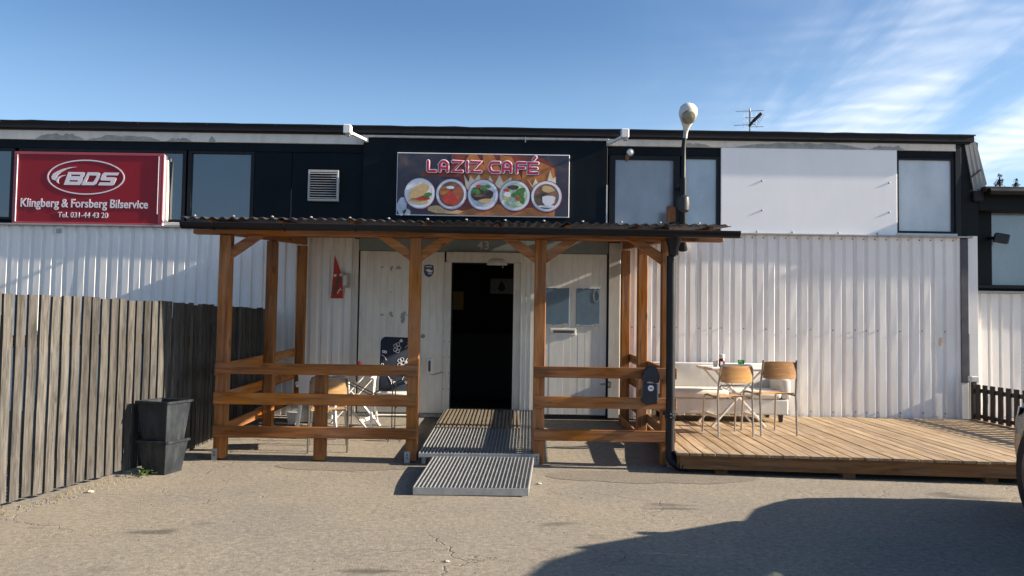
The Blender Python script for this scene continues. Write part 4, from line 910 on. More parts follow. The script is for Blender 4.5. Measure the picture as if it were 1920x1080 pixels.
# ------------------------------------------------------------------ deck
DZ = 0.095
DK = empty('timber_deck', (4.0, -1.8, 0), 'low tan timber deck in front of the white corrugated wall', 'deck')
def front_y(x): return -3.53 - 0.088 * (x - 1.62)
rot = 0.040
for i in range(48):
    x = 1.62 + i * 0.126; yf = front_y(x) + 0.012 * noise.noise(Vector((i * 0.8, 3, 1)))
    if x > 7.55: break
    L = 0.0 - yf; xa = x + 0.0; w = 0.1175
    dz = random.uniform(-0.002, 0.002); yb = -0.03 if x < 6.2 else 0.2
    m = MB(); sk = rot * (yb - yf)
    m.prism([(xa, yf, DZ + dz), (xa + w, yf - 0.088 * w, DZ + dz), (xa + w + sk, yb, DZ + dz), (xa + sk, yb, DZ + dz)], (0, 0, -0.027))
    m.v = [(a - 4.0, b + 1.8, c) for a, b, c in m.v]
    m.build('deck_board', 'deck_board', DK, bevel=0.003, origin=(xa - 4.0, yf + 1.8, DZ))
m = MB().beam((1.66, front_y(1.66) + 0.045, 0.0), (7.55, front_y(7.55) + 0.045, 0.0), 0.03, 0.132); m.v = [(a - 4.0, b + 1.8, c) for a, b, c in m.v]; m.build('fascia', 'deck_fascia', DK, bevel=0.004)
m = MB().beam((1.655, front_y(1.66) + 0.06, 0.0), (1.79, -0.1, 0.0), 0.03, 0.132)
for i in range(7):
    x = 2.2 + 0.85 * i; m.box(x - 0.03, x + 0.03, front_y(x) + 0.3, -0.1, -0.02, 0.064)
m.v = [(a - 4.0, b + 1.8, c) for a, b, c in m.v]; m.build('joists', 'deck_fascia', DK)
for x in (2.0, 3.2, 4.5, 5.8):
    m = MB().box(x, x + 0.12, front_y(x) + 0.06, front_y(x) + 0.2, -0.14, -0.066); m.v = [(a - 4.0, b + 1.8, c) for a, b, c in m.v]; m.build('support_block', 'deck_fascia', DK)

# ------------------------------------------------------------------ furniture
def school_chair(loc, rz, label, hoop=True, scale=1.0):
    """front of the seat towards local +y; backrest at local -y"""
    o = empty('school_chair', loc, label, 'chair', 'tubular school chairs', rz); o.scale = (scale,) * 3
    for s in (-1, 1):
        back = [(s * 0.205, -0.255, 0.0), (s * 0.205, -0.225, 0.44), (s * 0.200, -0.245, 0.60), (s * 0.190, -0.265, 0.765)]
        if not hoop: back += [(s * 0.190, -0.27, 0.80)]
        MB().tube(back, 0.0115, 8).build('back_leg', 'chrome_tube', o, smooth=True)
        MB().tube([(s * 0.20, 0.225, 0.0), (s * 0.195, 0.195, 0.39), (s * 0.19, 0.175, 0.435), (s * 0.185, 0.12, 0.443), (s * 0.20, -0.21, 0.425)], 0.0115, 8).build('front_leg', 'chrome_tube', o, smooth=True)
    if hoop:
        MB().tube([(-0.190, -0.265, 0.76), (-0.178, -0.268, 0.79), (-0.15, -0.27, 0.80), (0.15, -0.27, 0.80), (0.178, -0.268, 0.79), (0.190, -0.265, 0.76)], 0.0115, 8).build('top_tube', 'chrome_tube', o, smooth=True)
    MB().tube([(-0.20, -0.235, 0.52), (-0.17, -0.235, 0.57), (0.17, -0.235, 0.57), (0.20, -0.235, 0.52)], 0.009, 8).build('back_tube', 'chrome_tube', o, smooth=True) if hoop else None
    m = MB(); n = 10
    for off in (0.0, 0.012):
        for zi in range(3):
            for i in range(n + 1):
                t = -1 + 2 * i / n; m.v.append((t * 0.186, -0.268 - 0.030 * (1 - t * t) + off + 0.004 * zi, (0.60, 0.69, 0.788)[zi] - 0.012 * (abs(t) ** 6) * (zi - 1)))
    w = n + 1; h = 3 * w
    for zi in range(2):
        for i in range(n): a = zi * w + i; m.f += [(a, a + 1, a + w + 1, a + w), (h + a, h + a + w, h + a + w + 1, h + a + 1)]
    for i in range(n): m.f += [(i, h + i, h + i + 1, i + 1), (2 * w + i, 2 * w + i + 1, h + 2 * w + i + 1, h + 2 * w + i)]
    for zi in range(2): m.f += [(zi * w, (zi + 1) * w, h + (zi + 1) * w, h + zi * w), (zi * w + n, h + zi * w + n, h + (zi + 1) * w + n, (zi + 1) * w + n)]
    m.build('backrest', 'plywood' if hoop else 'plywood_unlit', o, smooth=True)
    m = MB(); ny = 8
    for off in (0.0, -0.013):
        for j in range(ny + 1):
            y = -0.20 + 0.39 * j / ny; hw = 0.185 + 0.012 * math.sin(math.pi * j / ny); zz = 0.455 - 0.012 * math.sin(math.pi * j / ny) - (0.02 * ((j - 6) / 2) ** 2 if j > 6 else 0)
            for i in range(7):
                t = -1 + i / 3; m.v.append((t * hw, y - (0.03 * t * t if j == 0 else 0), zz - 0.006 * (1 - t * t) + off))
    w = 7; h = (ny + 1) * w
    for j in range(ny):
        for i in range(6): a = j * w + i; m.f += [(a, a + 1, a + w + 1, a + w), (h + a, h + a + w, h + a + w + 1, h + a + 1)]
    for i in range(6): m.f += [(i, h + i, h + i + 1, i + 1), (ny * w + i, ny * w + i + 1, h + ny * w + i + 1, h + ny * w + i)]
    for j in range(ny): m.f += [(j * w, (j + 1) * w, h + (j + 1) * w, h + j * w), (j * w + 6, h + j * w + 6, h + (j + 1) * w + 6, (j + 1) * w + 6)]
    m.build('seat', 'plywood', o, smooth=True)
    return o
school_chair((2.485, -2.06, DZ), R(9), 'plywood school chair with hooped chrome back before the white deck table')
school_chair((3.00, -1.92, DZ), R(10), 'taller plywood school chair with open uprights, right one on deck', False, 1.07)
school_chair((-1.985, -2.50, -0.082), R(12), 'plywood school chair behind the left railing under canopy')

def folding_table(loc, rz, label):
    o = empty('folding_table', loc, label, 'table', 'white folding tables', rz)
    t = MB().box(-0.35, 0.35, -0.33, 0.33, 0.685, 0.70).build('apron', 'white_wood', o, bevel=0.003)
    for i in range(7): MB().box(-0.36, 0.36, -0.345 + i * 0.0995, -0.345 + i * 0.0995 + 0.093, 0.702, 0.724).build('slat', 'white_wood', o, bevel=0.004)
    for y in (-0.27, 0.27):
        MB().beam((-0.34, y, 0.0), (0.29, y, 0.69), 0.022, 0.05, (0, 1, 0)).build('leg', 'white_wood', o, bevel=0.003); MB().beam((0.34, y * 0.90, 0.0), (-0.29, y * 0.90, 0.69), 0.022, 0.05, (0, 1, 0)).build('leg', 'white_wood', o, bevel=0.003)
    for x in (-0.25, 0.25): MB().beam((x, -0.26, 0.115), (x, 0.26, 0.115), 0.02, 0.04).build('stretcher', 'white_wood', o, bevel=0.003)
    return o
folding_table((2.80, -1.08, DZ), R(4), 'white folding table with crossed legs on the timber deck'); folding_table((-2.06, -0.98, -0.03), R(-8), 'white folding table with crossed legs under the canopy')
TZ = DZ + 0.725
kb = empty('sauce_bottle', (2.66, -1.15, TZ), 'dark red sauce bottle with white cap on deck table', 'bottle')
MB().lathe([(0.036, 0.0), (0.040, 0.01), (0.040, 0.075), (0.032, 0.10), (0.028, 0.105)], 16).build('body', 'ketchup', kb, smooth=True); MB().lathe([(0.037, 0.105), (0.037, 0.135), (0.030, 0.155), (0.012, 0.158)], 14).build('cap', 'dirty_white', kb, smooth=True); MB().box(-0.028, 0.002, -0.0425, -0.036, 0.015, 0.065).build('paper_label', 'print_white', kb)
gg = empty('green_glass', (2.93, -1.05, TZ), 'small green glass tumbler on deck table', 'glass'); MB().lathe([(0.034, 0.0), (0.042, 0.085), (0.039, 0.085), (0.031, 0.008)], 16).build('tumbler', 'green_glass', gg, smooth=True); MB().lathe([(0.028, 0.01), (0.030, 0.012), (0.036, 0.06), (0.01, 0.065)], 12).build('tealight', 'sticker_green' if 'sticker_green' in MATS else 'print_palegreen', gg, smooth=True)
cupo = empty('napkin_glass', (2.59, -1.10, TZ), 'small pale glass beside the sauce bottle on deck table', 'glass'); MB().lathe([(0.026, 0.0), (0.031, 0.075), (0.028, 0.075), (0.024, 0.006)], 14).build('glass', 'white_plastic', cupo, smooth=True)
cn = empty('drink_can', (-1.93, -1.06, -0.03 + 0.725), 'red drink can on the canopy table', 'can'); MB().lathe([(0.026, 0.0), (0.033, 0.008), (0.033, 0.105), (0.027, 0.118)], 16).build('body', 'can_red', cn, smooth=True); MB().lathe([(0.027, 0.118), (0.025, 0.12)], 12).build('lid', 'galvanised', cn)

sf = empty('white_sofa', (2.77, -0.5, DZ), 'worn white sofa standing against the corrugated wall', 'sofa')
MB().box(-0.83, 0.83, -0.36, 0.36, 0.10, 0.30).build('base', 'dirty_white', sf, bevel=0.02, seg=2)
MB().box(-0.74, 0.06, -0.39, 0.20, 0.302, 0.415).build('seat_cushion', 'dirty_white', sf, bevel=0.05, seg=3, smooth=True); MB().box(0.075, 0.74, -0.385, 0.20, 0.302, 0.412).build('seat_cushion', 'dirty_white', sf, bevel=0.05, seg=3, smooth=True)
MB().box(-0.83, 0.83, 0.20, 0.38, 0.302, 0.735).build('backrest', 'dirty_white', sf, bevel=0.025, seg=2, smooth=True)
MB().box(0.745, 0.86, -0.36, 0.195, 0.302, 0.56).build('armrest', 'dirty_white', sf, bevel=0.03, seg=2, smooth=True); MB().box(-0.86, -0.745, -0.36, 0.195, 0.302, 0.56).build('armrest', 'dirty_white', sf, bevel=0.03, seg=2, smooth=True)
for x in (-0.75, 0.75):
    for y in (-0.28, 0.28): MB().frustum(x, y, 0.0, 0.10, 0.04, 0.055).build('foot', 'black_plastic', sf)

# lounger chair with floral cushion
lc = empty('lounge_chair', (-1.46, -1.05, -0.032), 'white garden recliner with navy floral cushion under canopy', 'chair', None, R(4))
for s in (-1, 1):
    MB().tube([(s * 0.27, -0.42, 0.0), (s * 0.26, -0.10, 0.60), (s * 0.26, 0.0, 0.66)], 0.017, 8).build('leg', 'white_tube', lc, smooth=True); MB().tube([(s * 0.25, 0.40, 0.0), (s * 0.25, -0.20, 0.43)], 0.015, 8).build('leg', 'white_tube', lc, smooth=True)
    MB().beam((s * 0.27, -0.34, 0.645), (s * 0.27, 0.20, 0.665), 0.05, 0.022).build('armrest', 'white_plastic', lc, bevel=0.006)
    MB().tube([(s * 0.215, 0.02, 0.38), (s * 0.215, 0.22, 1.10)], 0.014, 8).build('back_frame', 'white_tube', lc, smooth=True)
MB().tube([(-0.215, 0.22, 1.10), (-0.2, 0.225, 1.125), (0.2, 0.225, 1.125), (0.215, 0.22, 1.10)], 0.014, 8).build('back_frame', 'white_tube', lc); MB().tube([(-0.27, -0.42, 0.05), (0.27, -0.42, 0.05)], 0.011, 8).build('cross_tube', 'white_tube', lc); MB().tube([(-0.25, 0.2, 0.15), (0.25, 0.2, 0.15)], 0.011, 8).build('cross_tube', 'white_tube', lc); MB().tube([(-0.25, -0.3, 0.40), (0.25, -0.3, 0.40)], 0.014, 8).build('cross_tube', 'white_tube', lc)
MB().box(-0.22, 0.22, -0.36, 0.05, 0.405, 0.475).build('seat_cushion', 'dirty_white', lc, bevel=0.03, seg=3, smooth=True)
bc = MB().prism([(-0.215, -0.02, 0.40), (0.215, -0.02, 0.40), (0.222, 0.15, 1.10), (0.20, 0.16, 1.155), (-0.17, 0.16, 1.165), (-0.215, 0.15, 1.12)], (0, 0.06, -0.012)).build('back_cushion', 'navy_cloth', lc, bevel=0.022, seg=3, smooth=True)
def onback(lines, r=0.0026):
    m = MB()
    for ln in lines: m.tube([(x, -0.026 + (z - 0.40) * 0.247, z) for x, z in ln], r, 5)
    m.build('floral_print', 'print_white', bc)
def petals(x, z, r, n=5): return [[(x + r * 0.35 * math.cos(2 * math.pi * k_ / n) + r * 0.55 * math.cos(2 * math.pi * k_ / n + R(a)) * 0.6, z + r * 0.6 * math.sin(2 * math.pi * k_ / n) + r * 0.5 * math.sin(2 * math.pi * k_ / n + R(a)) * 0.6) for a in range(0, 361, 45)] for k_ in range(n)]
onback(petals(0.0, 1.02, 0.075) + petals(0.06, 0.83, 0.075) + petals(-0.17, 0.78, 0.05, 3) + [[(-0.19, 0.93), (-0.15, 0.90), (-0.13, 0.86)], [(0.17, 0.94), (0.14, 0.90), (0.12, 0.85)], [(0.02, 1.08), (0.05, 1.13)], [(0.10, 1.02), (0.14, 1.06), (0.19, 1.07)], [(-0.1, 0.66), (-0.06, 0.60), (-0.05, 0.55)], [(0.12, 0.70), (0.08, 0.62)]])
onback([circ(x, z, 0.014, None, 8) + [(x + 0.014, z)] for x, z in ((-0.17, 0.97), (-0.145, 0.965), (0.15, 1.09), (0.175, 1.085), (0.12, 0.84), (0.05, 1.11), (-0.05, 0.60), (-0.02, 0.58), (0.13, 0.59))], 0.0055)

# white plastic chair
pc = empty('plastic_chair', (-2.24, -1.66, -0.053), 'white plastic garden chair at left behind the railing', 'chair', None, R(-6))
for sx_ in (-1, 1):
    for sy in (-1, 1): MB().beam((sx_ * 0.24, sy * 0.23, 0.0), (sx_ * 0.20, sy * 0.19, 0.42), 0.04, 0.035, (0, 1, 0)).build('leg', 'white_plastic', pc, bevel=0.006)
    MB().tube([(sx_ * 0.235, 0.2, 0.42), (sx_ * 0.245, 0.18, 0.62), (sx_ * 0.25, 0.10, 0.645), (sx_ * 0.25, -0.20, 0.64), (sx_ * 0.235, -0.22, 0.60)], 0.020, 8).build('armrest', 'white_plastic', pc, smooth=True)
MB().box(-0.22, 0.22, -0.22, 0.21, 0.415, 0.44).build('seat', 'white_plastic', pc, bevel=0.01)
m = MB(); n = 10
for off in (0, 0.022):
    for zi in range(4):
        for i in range(n + 1):
            t = -1 + 2 * i / n; z = 0.44 + 0.40 * zi / 3; m.v.append((t * 0.215, -0.22 - 0.05 * (1 - t * t) - 0.06 * zi / 3 + off, z - (0.035 * t * t if zi == 3 else 0)))
w = n + 1; h = 4 * w
for zi in range(3):
    for i in range(n): a = zi * w + i; m.f += [(a, a + 1, a + w + 1, a + w), (h + a, h + a + w, h + a + w + 1, h + a + 1)]
for i in range(n): m.f += [(i, h + i, h + i + 1, i + 1), (3 * w + i, 3 * w + i + 1, h + 3 * w + i + 1, h + 3 * w + i)]
for zi in range(3): m.f += [(zi * w, (zi + 1) * w, h + (zi + 1) * w, h + zi * w), (zi * w + n, h + zi * w + n, h + (zi + 1) * w + n, (zi + 1) * w + n)]
m.build('backrest', 'white_plastic', pc, smooth=True)

# black wire folding stand
ws = empty('wire_stand', (-1.50, -1.95, -0.062), 'thin black wire folding stand behind the left railing', 'stand')
m = MB()
for y in (-0.12, 0.10):
    m.tube([(-0.36, y, 0.42), (0.22, y, 0.70)], 0.006, 6).tube([(-0.36, y, 0.66), (0.20, y, 0.40)], 0.006, 6)
m.build('cross_rods', 'dark_rod', ws)
for x in (0.13, 0.165): MB().tube([(x, 0, 0.06), (x, 0, 0.74)], 0.006, 6).build('upright', 'dark_rod', ws)
for a in (-30, 60, 150, 240, 20): MB().tube([(0.148, 0, 0.16), (0.148 + 0.10 * math.cos(R(a)), 0.10 * math.sin(R(a)), 0.0)], 0.006, 6).build('foot', 'dark_rod', ws)
MB().tube([(-0.36, -0.12, 0.42), (-0.36, -0.12, 0.0)], 0.006, 6).build('upright', 'dark_rod', ws); MB().tube([(-0.36, 0.10, 0.42), (-0.36, 0.10, 0.0)], 0.006, 6).build('upright', 'dark_rod', ws)
# storage box
bx = empty('storage_box', (-2.66, -0.52, -0.015), 'grey plastic storage box in the corner under canopy', 'box', None, R(8))
MB().frustum(0, 0, 0.0, 0.30, 0.42, 0.48, 0.34, 0.38).build('body', 'grey_box', bx, bevel=0.008); MB().box(-0.25, 0.25, -0.20, 0.20, 0.302, 0.335).build('lid', 'grey_box', bx, bevel=0.008); MB().box(-0.06, 0.06, -0.205, -0.185, 0.24, 0.30).build('clasp', 'black_plastic', bx)
sb = empty('foam_tub', (-2.82, -0.80, -0.025), 'small white foam tub on the ground by the left back post', 'tub'); MB().frustum(0, 0, 0.0, 0.14, 0.10, 0.13).build('body', 'white_plastic', sb, bevel=0.006); MB().box(-0.07, 0.07, -0.07, 0.07, 0.141, 0.152).build('rim', 'white_plastic', sb)

# black wall ashtray hung on the right railing
at = empty('ashtray_bin', (1.405, -3.243, 0.54), 'black outdoor ashtray bin hung on the right railing beside downpipe', 'ashtray')
m = MB().prism([(-0.095, -0.075, 0.02), (-0.045, -0.075, -0.012), (0.06, -0.075, 0.0), (0.055, -0.075, 0.20), (-0.08, -0.075, 0.20)], (0, 0.074, 0)); m.build('body', 'black_plastic', at, bevel=0.006)
MB().prism([(-0.088, -0.082, 0.205), (0.075, -0.082, 0.205), (0.088, -0.082, 0.27), (0.062, -0.082, 0.35), (0.025, -0.082, 0.382), (-0.03, -0.082, 0.38), (-0.07, -0.082, 0.335), (-0.09, -0.082, 0.28)], (0, 0.08, 0)).build('hood', 'black_plastic', at, bevel=0.016, seg=2)
fill2d([circ(-0.005, 0.155, 0.030, None, 24)], 0.003, 'sticker', 'print_white', at, (0, -0.078, 0)); fill2d([[(-0.018, 0.150), (0.008, 0.150), (0.014, 0.158), (-0.006, 0.162), (-0.018, 0.158)]], 0.002, 'sticker_mark', 'dark_strip', at, (0, -0.081, 0))
fill2d([[(-0.05, 0.215), (-0.02, 0.222), (0.01, 0.216), (0.03, 0.206), (-0.03, 0.206)]], 0.003, 'slot_plate', 'galvanised', at, (0, -0.0845, 0))
MB().box(0.056, 0.072, -0.07, -0.005, 0.02, 0.20).build('side_plate', 'galvanised', at, bevel=0.002)

# stacked black planters
def planter(parent_z, w0, w1, h, label, name='square_planter'):
    o = empty(name, (-3.235, -3.82, -0.128 + parent_z), label, 'planter', 'black square planters', R(-16))
    m = MB(); t = 0.02
    for a, b, s_ in ((w0, w1, 0), (w0 - 2 * t, w1 - 2 * t, 1)):
        for z, w in ((0 if not s_ else 0.03, a), (h, b)):
            for x, y in ((-1, -1), (1, -1), (1, 1), (-1, 1)): m.v.append((x * w / 2, y * w / 2, z))
    for i in range(4):
        j = (i + 1) % 4; m.f += [(i, j, 4 + j, 4 + i), (8 + i, 12 + i, 12 + j, 8 + j), (4 + i, 4 + j, 12 + j, 12 + i)]
    m.f += [(3, 2, 1, 0), (8, 9, 10, 11)]
    m.build('body', 'planter_black', o, bevel=0.004)
    r = MB(); e = 0.014
    for s_ in (-1, 1):
        r.box(-w1 / 2 - e, w1 / 2 + e, s_ * w1 / 2 - (e if s_ < 0 else -0.002), s_ * w1 / 2 + (e if s_ > 0 else -0.002), h - 0.022, h + 0.004); r.box(s_ * w1 / 2 - (e if s_ < 0 else -0.002), s_ * w1 / 2 + (e if s_ > 0 else -0.002), -w1 / 2 + 0.003, w1 / 2 - 0.003, h - 0.021, h + 0.003)
    r.build('rim', 'planter_black', o, bevel=0.003)
    return o
planter(0.0, 0.235, 0.315, 0.315, 'lower black square planter, carrying another one, by the fence'); planter(0.318 - 0.09, 0.245, 0.335, 0.45, 'upper black square planter nested in the lower one by the fence')

# ------------------------------------------------------------------ fences
def plank_meshes(h, w, t, mat, n=6):
    out = []
    for i in range(n):
        rg = random.Random(100 + i); m = MB(); k = 5; lean = rg.uniform(-0.006, 0.006)
        for j in range(k + 1):
            z = h * j / k; b = rg.uniform(-0.0025, 0.0025); ww = w / 2 * rg.uniform(0.97, 1.02)
            for x, y in ((-ww, -t / 2), (ww, -t / 2), (ww, t / 2), (-ww, t / 2)): m.v.append((x + lean * j / k, y + b, z))
        for j in range(k):
            for q in range(4): a = j * 4; m.f.append((a + q, a + (q + 1) % 4, a + 4 + (q + 1) % 4, a + 4 + q))
        m.f += [(3, 2, 1, 0), tuple(k * 4 + q for q in range(4))]
        me = m.mesh('plank', 0.0); me.materials.append(MATS[mat]); out.append(me)
    return out
PLK = plank_meshes(1.56, 0.094, 0.021, 'grey_timber_Z')
FN = empty('board_fence', (-3.55, -3.5, -0.13), 'tall weathered grey board fence along the left side', 'fence')
def fence_run(p, q, step, zoff=0.05):
    p, q = Vector(p), Vector(q); d = (q - p); L = d.length; d.normalize(); a = math.atan2(d.y, d.x); n = int(L / step)
    for i in range(n):
        c = p + d * (step * (i + 0.5)); gz = ground_z(0, c.y)
        place(random.choice(PLK), 'plank', FN, (c.x + 3.55, c.y + 3.5, 0.13 - 0.13 + zoff + random.uniform(-0.010, 0.008)), (0, 0, a + random.uniform(-.02, .02)), (random.uniform(0.93, 1.04), 1, random.uniform(0.995, 1.005)))
    nr = Vector((-d.y, d.x, 0))
    for z in (0.32, 1.25):
        m = MB().beam(p + nr * 0.032 - Vector((-3.55, -3.5, -z)), q + nr * 0.032 - Vector((-3.55, -3.5, -z)), 0.035, 0.09); m.build('rail', 'grey_timber_Y', FN, bevel=0.004)
    k = max(1, int(L / 1.9))
    for i in range(k + 1):
        c = p + d * (L * i / k) + nr * 0.095; MB().box(c.x + 3.55 - 0.04, c.x + 3.55 + 0.04, c.y + 3.5 - 0.04, c.y + 3.5 + 0.04, 0, 1.45).build('post', 'grey_timber_Z', FN, bevel=0.004)
fence_run((-4.10, -7.60, 0), (-3.405, -3.10, 0), 0.126); fence_run((-3.408, -3.11, 0), (-3.43, -0.06, 0), 0.126)

LF = empty('picket_fence', (6.45, -1.8, 0.0), 'low black picket fence along the right end of the deck', 'fence')
PK = plank_meshes(0.485, 0.098, 0.018, 'dark_picket', 4)
for i in range(20):
    y = -0.17 - i * 0.178; place(random.choice(PK), 'picket', LF, (-0.012 - 0.002 * i, y + 1.8, 0.10), (0, 0, R(90)))
MB().beam((0.018, 1.76, 0.50), (-0.05, -1.9, 0.50), 0.03, 0.055).build('rail', 'dark_picket', LF, bevel=0.003); MB().beam((0.018, 1.76, 0.15), (-0.05, -1.9, 0.15), 0.03, 0.05).build('rail', 'dark_picket', LF, bevel=0.003)
MB().box(-0.035, 0.02, 1.72, 1.775, 0.097, 0.60).build('post', 'dark_picket', LF, bevel=0.004)
hb = empty('fence_lamp', (6.40, -0.14, 0.585), 'small pale box fixed on the end post of the picket fence', 'box')
MB().box(-0.06, 0.05, -0.05, 0.05, 0.035, 0.11).build('casing', 'dirty_white', hb, bevel=0.008); MB().box(-0.03, 0.02, -0.03, 0.03, 0.0, 0.035).build('bracket', 'dark_strip', hb)

# ------------------------------------------------------------------ parked car at the right edge
CX, GZ = 4.66, -0.13
CAR = empty('parked_car', (CX, -6.66, GZ), 'black parked car showing only its front corner at right edge', 'car', None, R(-10)); CAR.scale = (1, 1, 1.11)
def cb(m, n, mat, par=CAR, **k):
    m.v = [(x, y + 6.6, z) for x, y, z in m.v]; return m.build(n, mat, par, **k)
stn = [(-4.52, 0.40, 0.60, 0.62), (-4.60, 0.26, 0.70, 0.74), (-4.80, 0.22, 0.78, 0.83), (-5.10, 0.20, 0.85, 0.87), (-5.55, 0.20, 0.90, 0.88), (-6.0, 0.20, 0.86, 0.89), (-7.4, 0.20, 0.87, 0.89), (-8.3, 0.22, 0.90, 0.87), (-8.75, 0.30, 0.90, 0.80), (-8.85, 0.42, 0.85, 0.70)]
m = MB(); NP = 10
for y, zb, zt, hw in stn:
    hgt = zt - zb
    for x, f in ((-0.80, 0), (-0.97, 0.12), (-1.0, 0.45), (-0.985, 0.80), (-0.90, 0.97), (0.90, 0.97), (0.985, 0.80), (1.0, 0.45), (0.97, 0.12), (0.80, 0)): m.v.append((x * hw, y, zb + hgt * f + (0.02 if abs(x) == 0.90 else 0)))
for i in range(len(stn) - 1):
    for j in range(NP): m.f.append((i * NP + j, i * NP + (j + 1) % NP, (i + 1) * NP + (j + 1) % NP, (i + 1) * NP + j))
m.f += [tuple(range(NP)), tuple((len(stn) - 1) * NP + j for j in range(NP))]
cb(m, 'body', 'car_paint', smooth=True)
rf = [(-6.42, 1.44, 0.60), (-6.75, 1.53, 0.62), (-7.3, 1.57, 0.63), (-7.9, 1.55, 0.62), (-8.45, 1.47, 0.59)]
m = MB()
for off in (0, -0.035):
    for y, z, hw in rf:
        for t in (-1, -0.85, -0.4, 0.4, 0.85, 1): m.v.append((t * hw, y, z - 0.05 * abs(t) ** 4 + off))
w = 6; h = len(rf) * w
for i in range(len(rf) - 1):
    for j in range(w - 1): a = i * w + j; m.f += [(a, a + 1, a + w + 1, a + w), (h + a, h + a + w, h + a + w + 1, h + a + 1)]
for j in range(w - 1): m.f += [(j, h + j, h + j + 1, j + 1), (h - w + j, h - w + j + 1, 2 * h - w + j + 1, 2 * h - w + j)]
for i in range(len(rf) - 1): m.f += [(i * w, (i + 1) * w, h + (i + 1) * w, h + i * w), (i * w + 5, h + i * w + 5, h + (i + 1) * w + 5, (i + 1) * w + 5)]
cb(m, 'roof', 'car_paint', smooth=True)
for s in (-1, 1):
    cb(MB().beam((s * 0.80, -5.55, 0.89), (s * 0.59, -6.43, 1.41), 0.07, 0.05), 'pillar', 'car_paint', bevel=0.01); cb(MB().beam((s * 0.83, -7.15, 0.85), (s * 0.615, -7.15, 1.50), 0.09, 0.04, (0, 1, 0)), 'pillar', 'black_plastic', bevel=0.01); cb(MB().beam((s * 0.80, -8.66, 0.88), (s * 0.58, -8.43, 1.44), 0.22, 0.05, (0, 1, 0)), 'pillar', 'car_paint', bevel=0.01)
    cb(MB().add([(s * 0.80, -5.62, 0.90), (s * 0.83, -7.10, 0.86), (s * 0.62, -7.10, 1.49), (s * 0.595, -6.45, 1.41)], [(0, 1, 2, 3)]), 'side_window', 'car_glass'); cb(MB().add([(s * 0.83, -7.20, 0.86), (s * 0.81, -8.60, 0.89), (s * 0.59, -8.38, 1.44), (s * 0.62, -7.20, 1.49)], [(0, 1, 2, 3)]), 'side_window', 'car_glass')
    mr = cb(MB().prism([(s * 0.88, -5.95, 0.99), (s * 1.02, -5.97, 0.98), (s * 1.05, -5.99, 1.06), (s * 1.0, -5.98, 1.13), (s * 0.90, -5.96, 1.12)], (0, -0.09, 0)), 'mirror', 'car_paint', bevel=0.015); cb(MB().beam((s * 0.80, -6.0, 0.98), (s * 0.90, -6.0, 1.02), 0.05, 0.04), 'mirror_arm', 'black_plastic', mr)
    cb(MB().prism([(s * 0.60, -4.60, 0.60), (s * 0.765, -4.655, 0.61), (s * 0.845, -4.90, 0.70), (s * 0.84, -4.92, 0.76), (s * 0.74, -4.67, 0.735), (s * 0.60, -4.60, 0.70)], (0, -0.03, 0.0)), 'headlamp', 'headlamp', bevel=0.006)
    for y in (-5.42, -8.02):
        arch = cb(MB().lathe([(0.37, 0), (0.38, 0.03), (0.33, 0.035)], 28, (s * 0.87, y, 0.33), Matrix.Rotation(R(90 * s), 4, 'Y')), 'wheel_arch', 'black_plastic', smooth=True)
        tyw = cb(MB().lathe([(0.20, -0.10), (0.295, -0.105), (0.322, -0.08), (0.326, 0.0), (0.322, 0.08), (0.295, 0.105), (0.20, 0.10)], 32, (s * 0.84, y, 0.326), Matrix.Rotation(R(90 * s), 4, 'Y')), 'wheel', 'tyre', smooth=True)
        rim = MB().lathe([(0.06, 0.085), (0.065, 0.105), (0.02, 0.11)], 16, (s * 0.84, y, 0.326), Matrix.Rotation(R(90 * s), 4, 'Y'))
        for q in range(5):
            a = 2 * math.pi * q / 5 + 0.3; rim.beam((s * 0.94, y, 0.326), (s * 0.935, y + 0.195 * math.cos(a), 0.326 + 0.195 * math.sin(a)), 0.045, 0.02, (1, 0, 0))
        rim.lathe([(0.19, 0.09), (0.205, 0.10), (0.19, 0.104)], 28, (s * 0.84, y, 0.326), Matrix.Rotation(R(90 * s), 4, 'Y')); cb(rim, 'rim', 'alloy', tyw)
cb(MB().add([(-0.78, -5.55, 0.905), (0.78, -5.55, 0.905), (0.58, -6.41, 1.425), (-0.58, -6.41, 1.425)], [(0, 1, 2, 3)]), 'windscreen', 'car_glass'); cb(MB().add([(-0.76, -8.70, 0.90), (0.76, -8.70, 0.90), (0.56, -8.47, 1.44), (-0.56, -8.47, 1.44)], [(0, 1, 2, 3)]), 'rear_window', 'car_glass')
cb(MB().box(-0.70, 0.70, -4.60, -4.50, 0.22, 0.36), 'front_bumper', 'black_plastic', bevel=0.03); cb(MB().box(-0.40, 0.40, -4.535, -4.505, 0.42, 0.56), 'grille', 'black_plastic', bevel=0.01)
for x in (-0.36, 0.36): cb(MB().box(x - 0.24, x + 0.24, -7.35, -7.22, 0.9, 1.22), 'seat_back', 'car_seat', bevel=0.03); cb(MB().box(x - 0.12, x + 0.12, -7.36, -7.27, 1.25, 1.42), 'head_rest', 'car_seat', bevel=0.03)
cb(MB().box(-0.62, 0.62, -8.1, -7.98, 0.9, 1.20), 'rear_seat', 'car_seat', bevel=0.03)

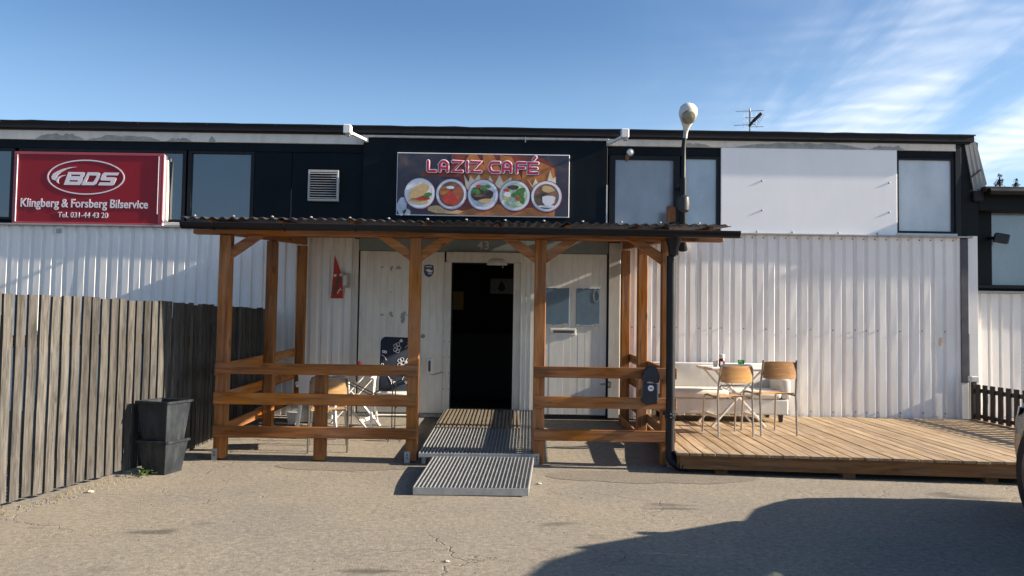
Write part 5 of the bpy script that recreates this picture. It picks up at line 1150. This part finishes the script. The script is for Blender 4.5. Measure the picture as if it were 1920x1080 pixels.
# ------------------------------------------------------------------ weeds, pebbles, litter
wd = empty('leafy_weed', (-3.33, -3.98, -0.128), 'small green weed growing at the fence foot beside the planters', 'plant')
m = MB(); rg = random.Random(5)
for i in range(60):
    a = rg.uniform(0, 6.28); r_ = rg.uniform(0.01, 0.11); z = rg.uniform(0.0, 0.11) * (1 - r_ * 4 if r_ < 0.12 else 0.4); p = Vector((r_ * math.cos(a), r_ * math.sin(a) * 1.2, max(0.006, z))); d = Vector((math.cos(a), math.sin(a), rg.uniform(-.2, .6))) * rg.uniform(0.02, 0.04); s_ = d.cross(Vector((0, 0, 1))).normalized() * d.length * 0.4
    m.add([p, p + d * 0.5 + s_, p + d, p + d * 0.5 - s_], [(0, 1, 2, 3)])
m.build('leaves', 'weed_leaf', wd)
m = MB()
for i in range(10): a = rg.uniform(0, 6.28); m.tube([(0, 0, 0), (0.05 * math.cos(a), 0.05 * math.sin(a), 0.06)], 0.002, 4)
m.build('stems', 'weed_leaf', wd)
m = MB()
for i in range(420):
    t = rg.random() ** 0.7; y = -6.8 + 3.1 * t; x = -4.10 + (y + 7.6) * 0.1545 + 0.03 + abs(rg.gauss(0, 0.09)); p = Vector((x, y, ground_z(x, y) + 0.003))
    if noise.noise(Vector((y * 2, 0, 8))) < -0.1: continue
    d = Vector((rg.uniform(-1, 1), rg.uniform(-1, 1), rg.uniform(0.3, 1.6))).normalized() * rg.uniform(0.015, 0.05); s_ = Vector((-d.y, d.x, 0)).normalized() * 0.002
    m.add([p - s_, p + s_, p + d], [(0, 1, 2)])
tag(m.build('dry_grass', 'dry_grass'), 'dry grass tufts and debris along the fence foot', 'grass', None, 'stuff')
m = MB()
for i in range(500):
    if i < 260: y = rg.uniform(-7.2, -3.6); x = -4.10 + (y + 7.6) * 0.1545 + 0.02 + abs(rg.gauss(0, 0.12))
    else: y = rg.uniform(-8.5, -0.4); x = rg.uniform(-3.6, 3.6)
    if -1.0 < x < 0.35 and y > -4.7: continue
    if x > 1.5 and y > -3.8: continue
    s_ = rg.uniform(0.003, 0.009) * (1.5 if i < 260 else 1.0); z = ground_z(x, y)
    m.add([(x + s_, y, z), (x, y + s_, z), (x - s_, y, z), (x, y - s_ * 0.8, z), (x, y, z + s_ * 0.9)], [(0, 1, 4), (1, 2, 4), (2, 3, 4), (3, 0, 4)])
tag(m.build('gravel', 'pebble'), 'loose grit scattered over the asphalt', 'gravel', None, 'stuff')
for x, y, s_, lb in ((0.27, -4.08, 0.022, 'pale crumb of litter beside the lower ramp'), (-0.37, -6.55, 0.016, 'pale paper scrap on the asphalt in the foreground'), (-3.45, -4.72, 0.03, 'pale stone lying at the fence foot')):
    m = MB()
    for i, (r_, z) in enumerate(((0.7, 0), (1, 0.35), (0.8, 0.8), (0.3, 1.0))):
        for j in range(7): a = 2 * math.pi * j / 7; q = s_ * r_ * (1 + 0.3 * math.sin(j * 2.3 + i)); m.v.append((q * math.cos(a), q * math.sin(a) * 0.8, s_ * 0.7 * z))
    for i in range(3):
        for j in range(7): m.f.append((i * 7 + j, i * 7 + (j + 1) % 7, (i + 1) * 7 + (j + 1) % 7, (i + 1) * 7 + j))
    m.f += [tuple(range(7))[::-1], tuple(21 + j for j in range(7))]
    o = m.build('litter_scrap' if 'stone' not in lb else 'loose_stone', 'litter'); o.location = (x, y, ground_z(x, y)); tag(o, lb, 'litter' if 'stone' not in lb else 'stone')
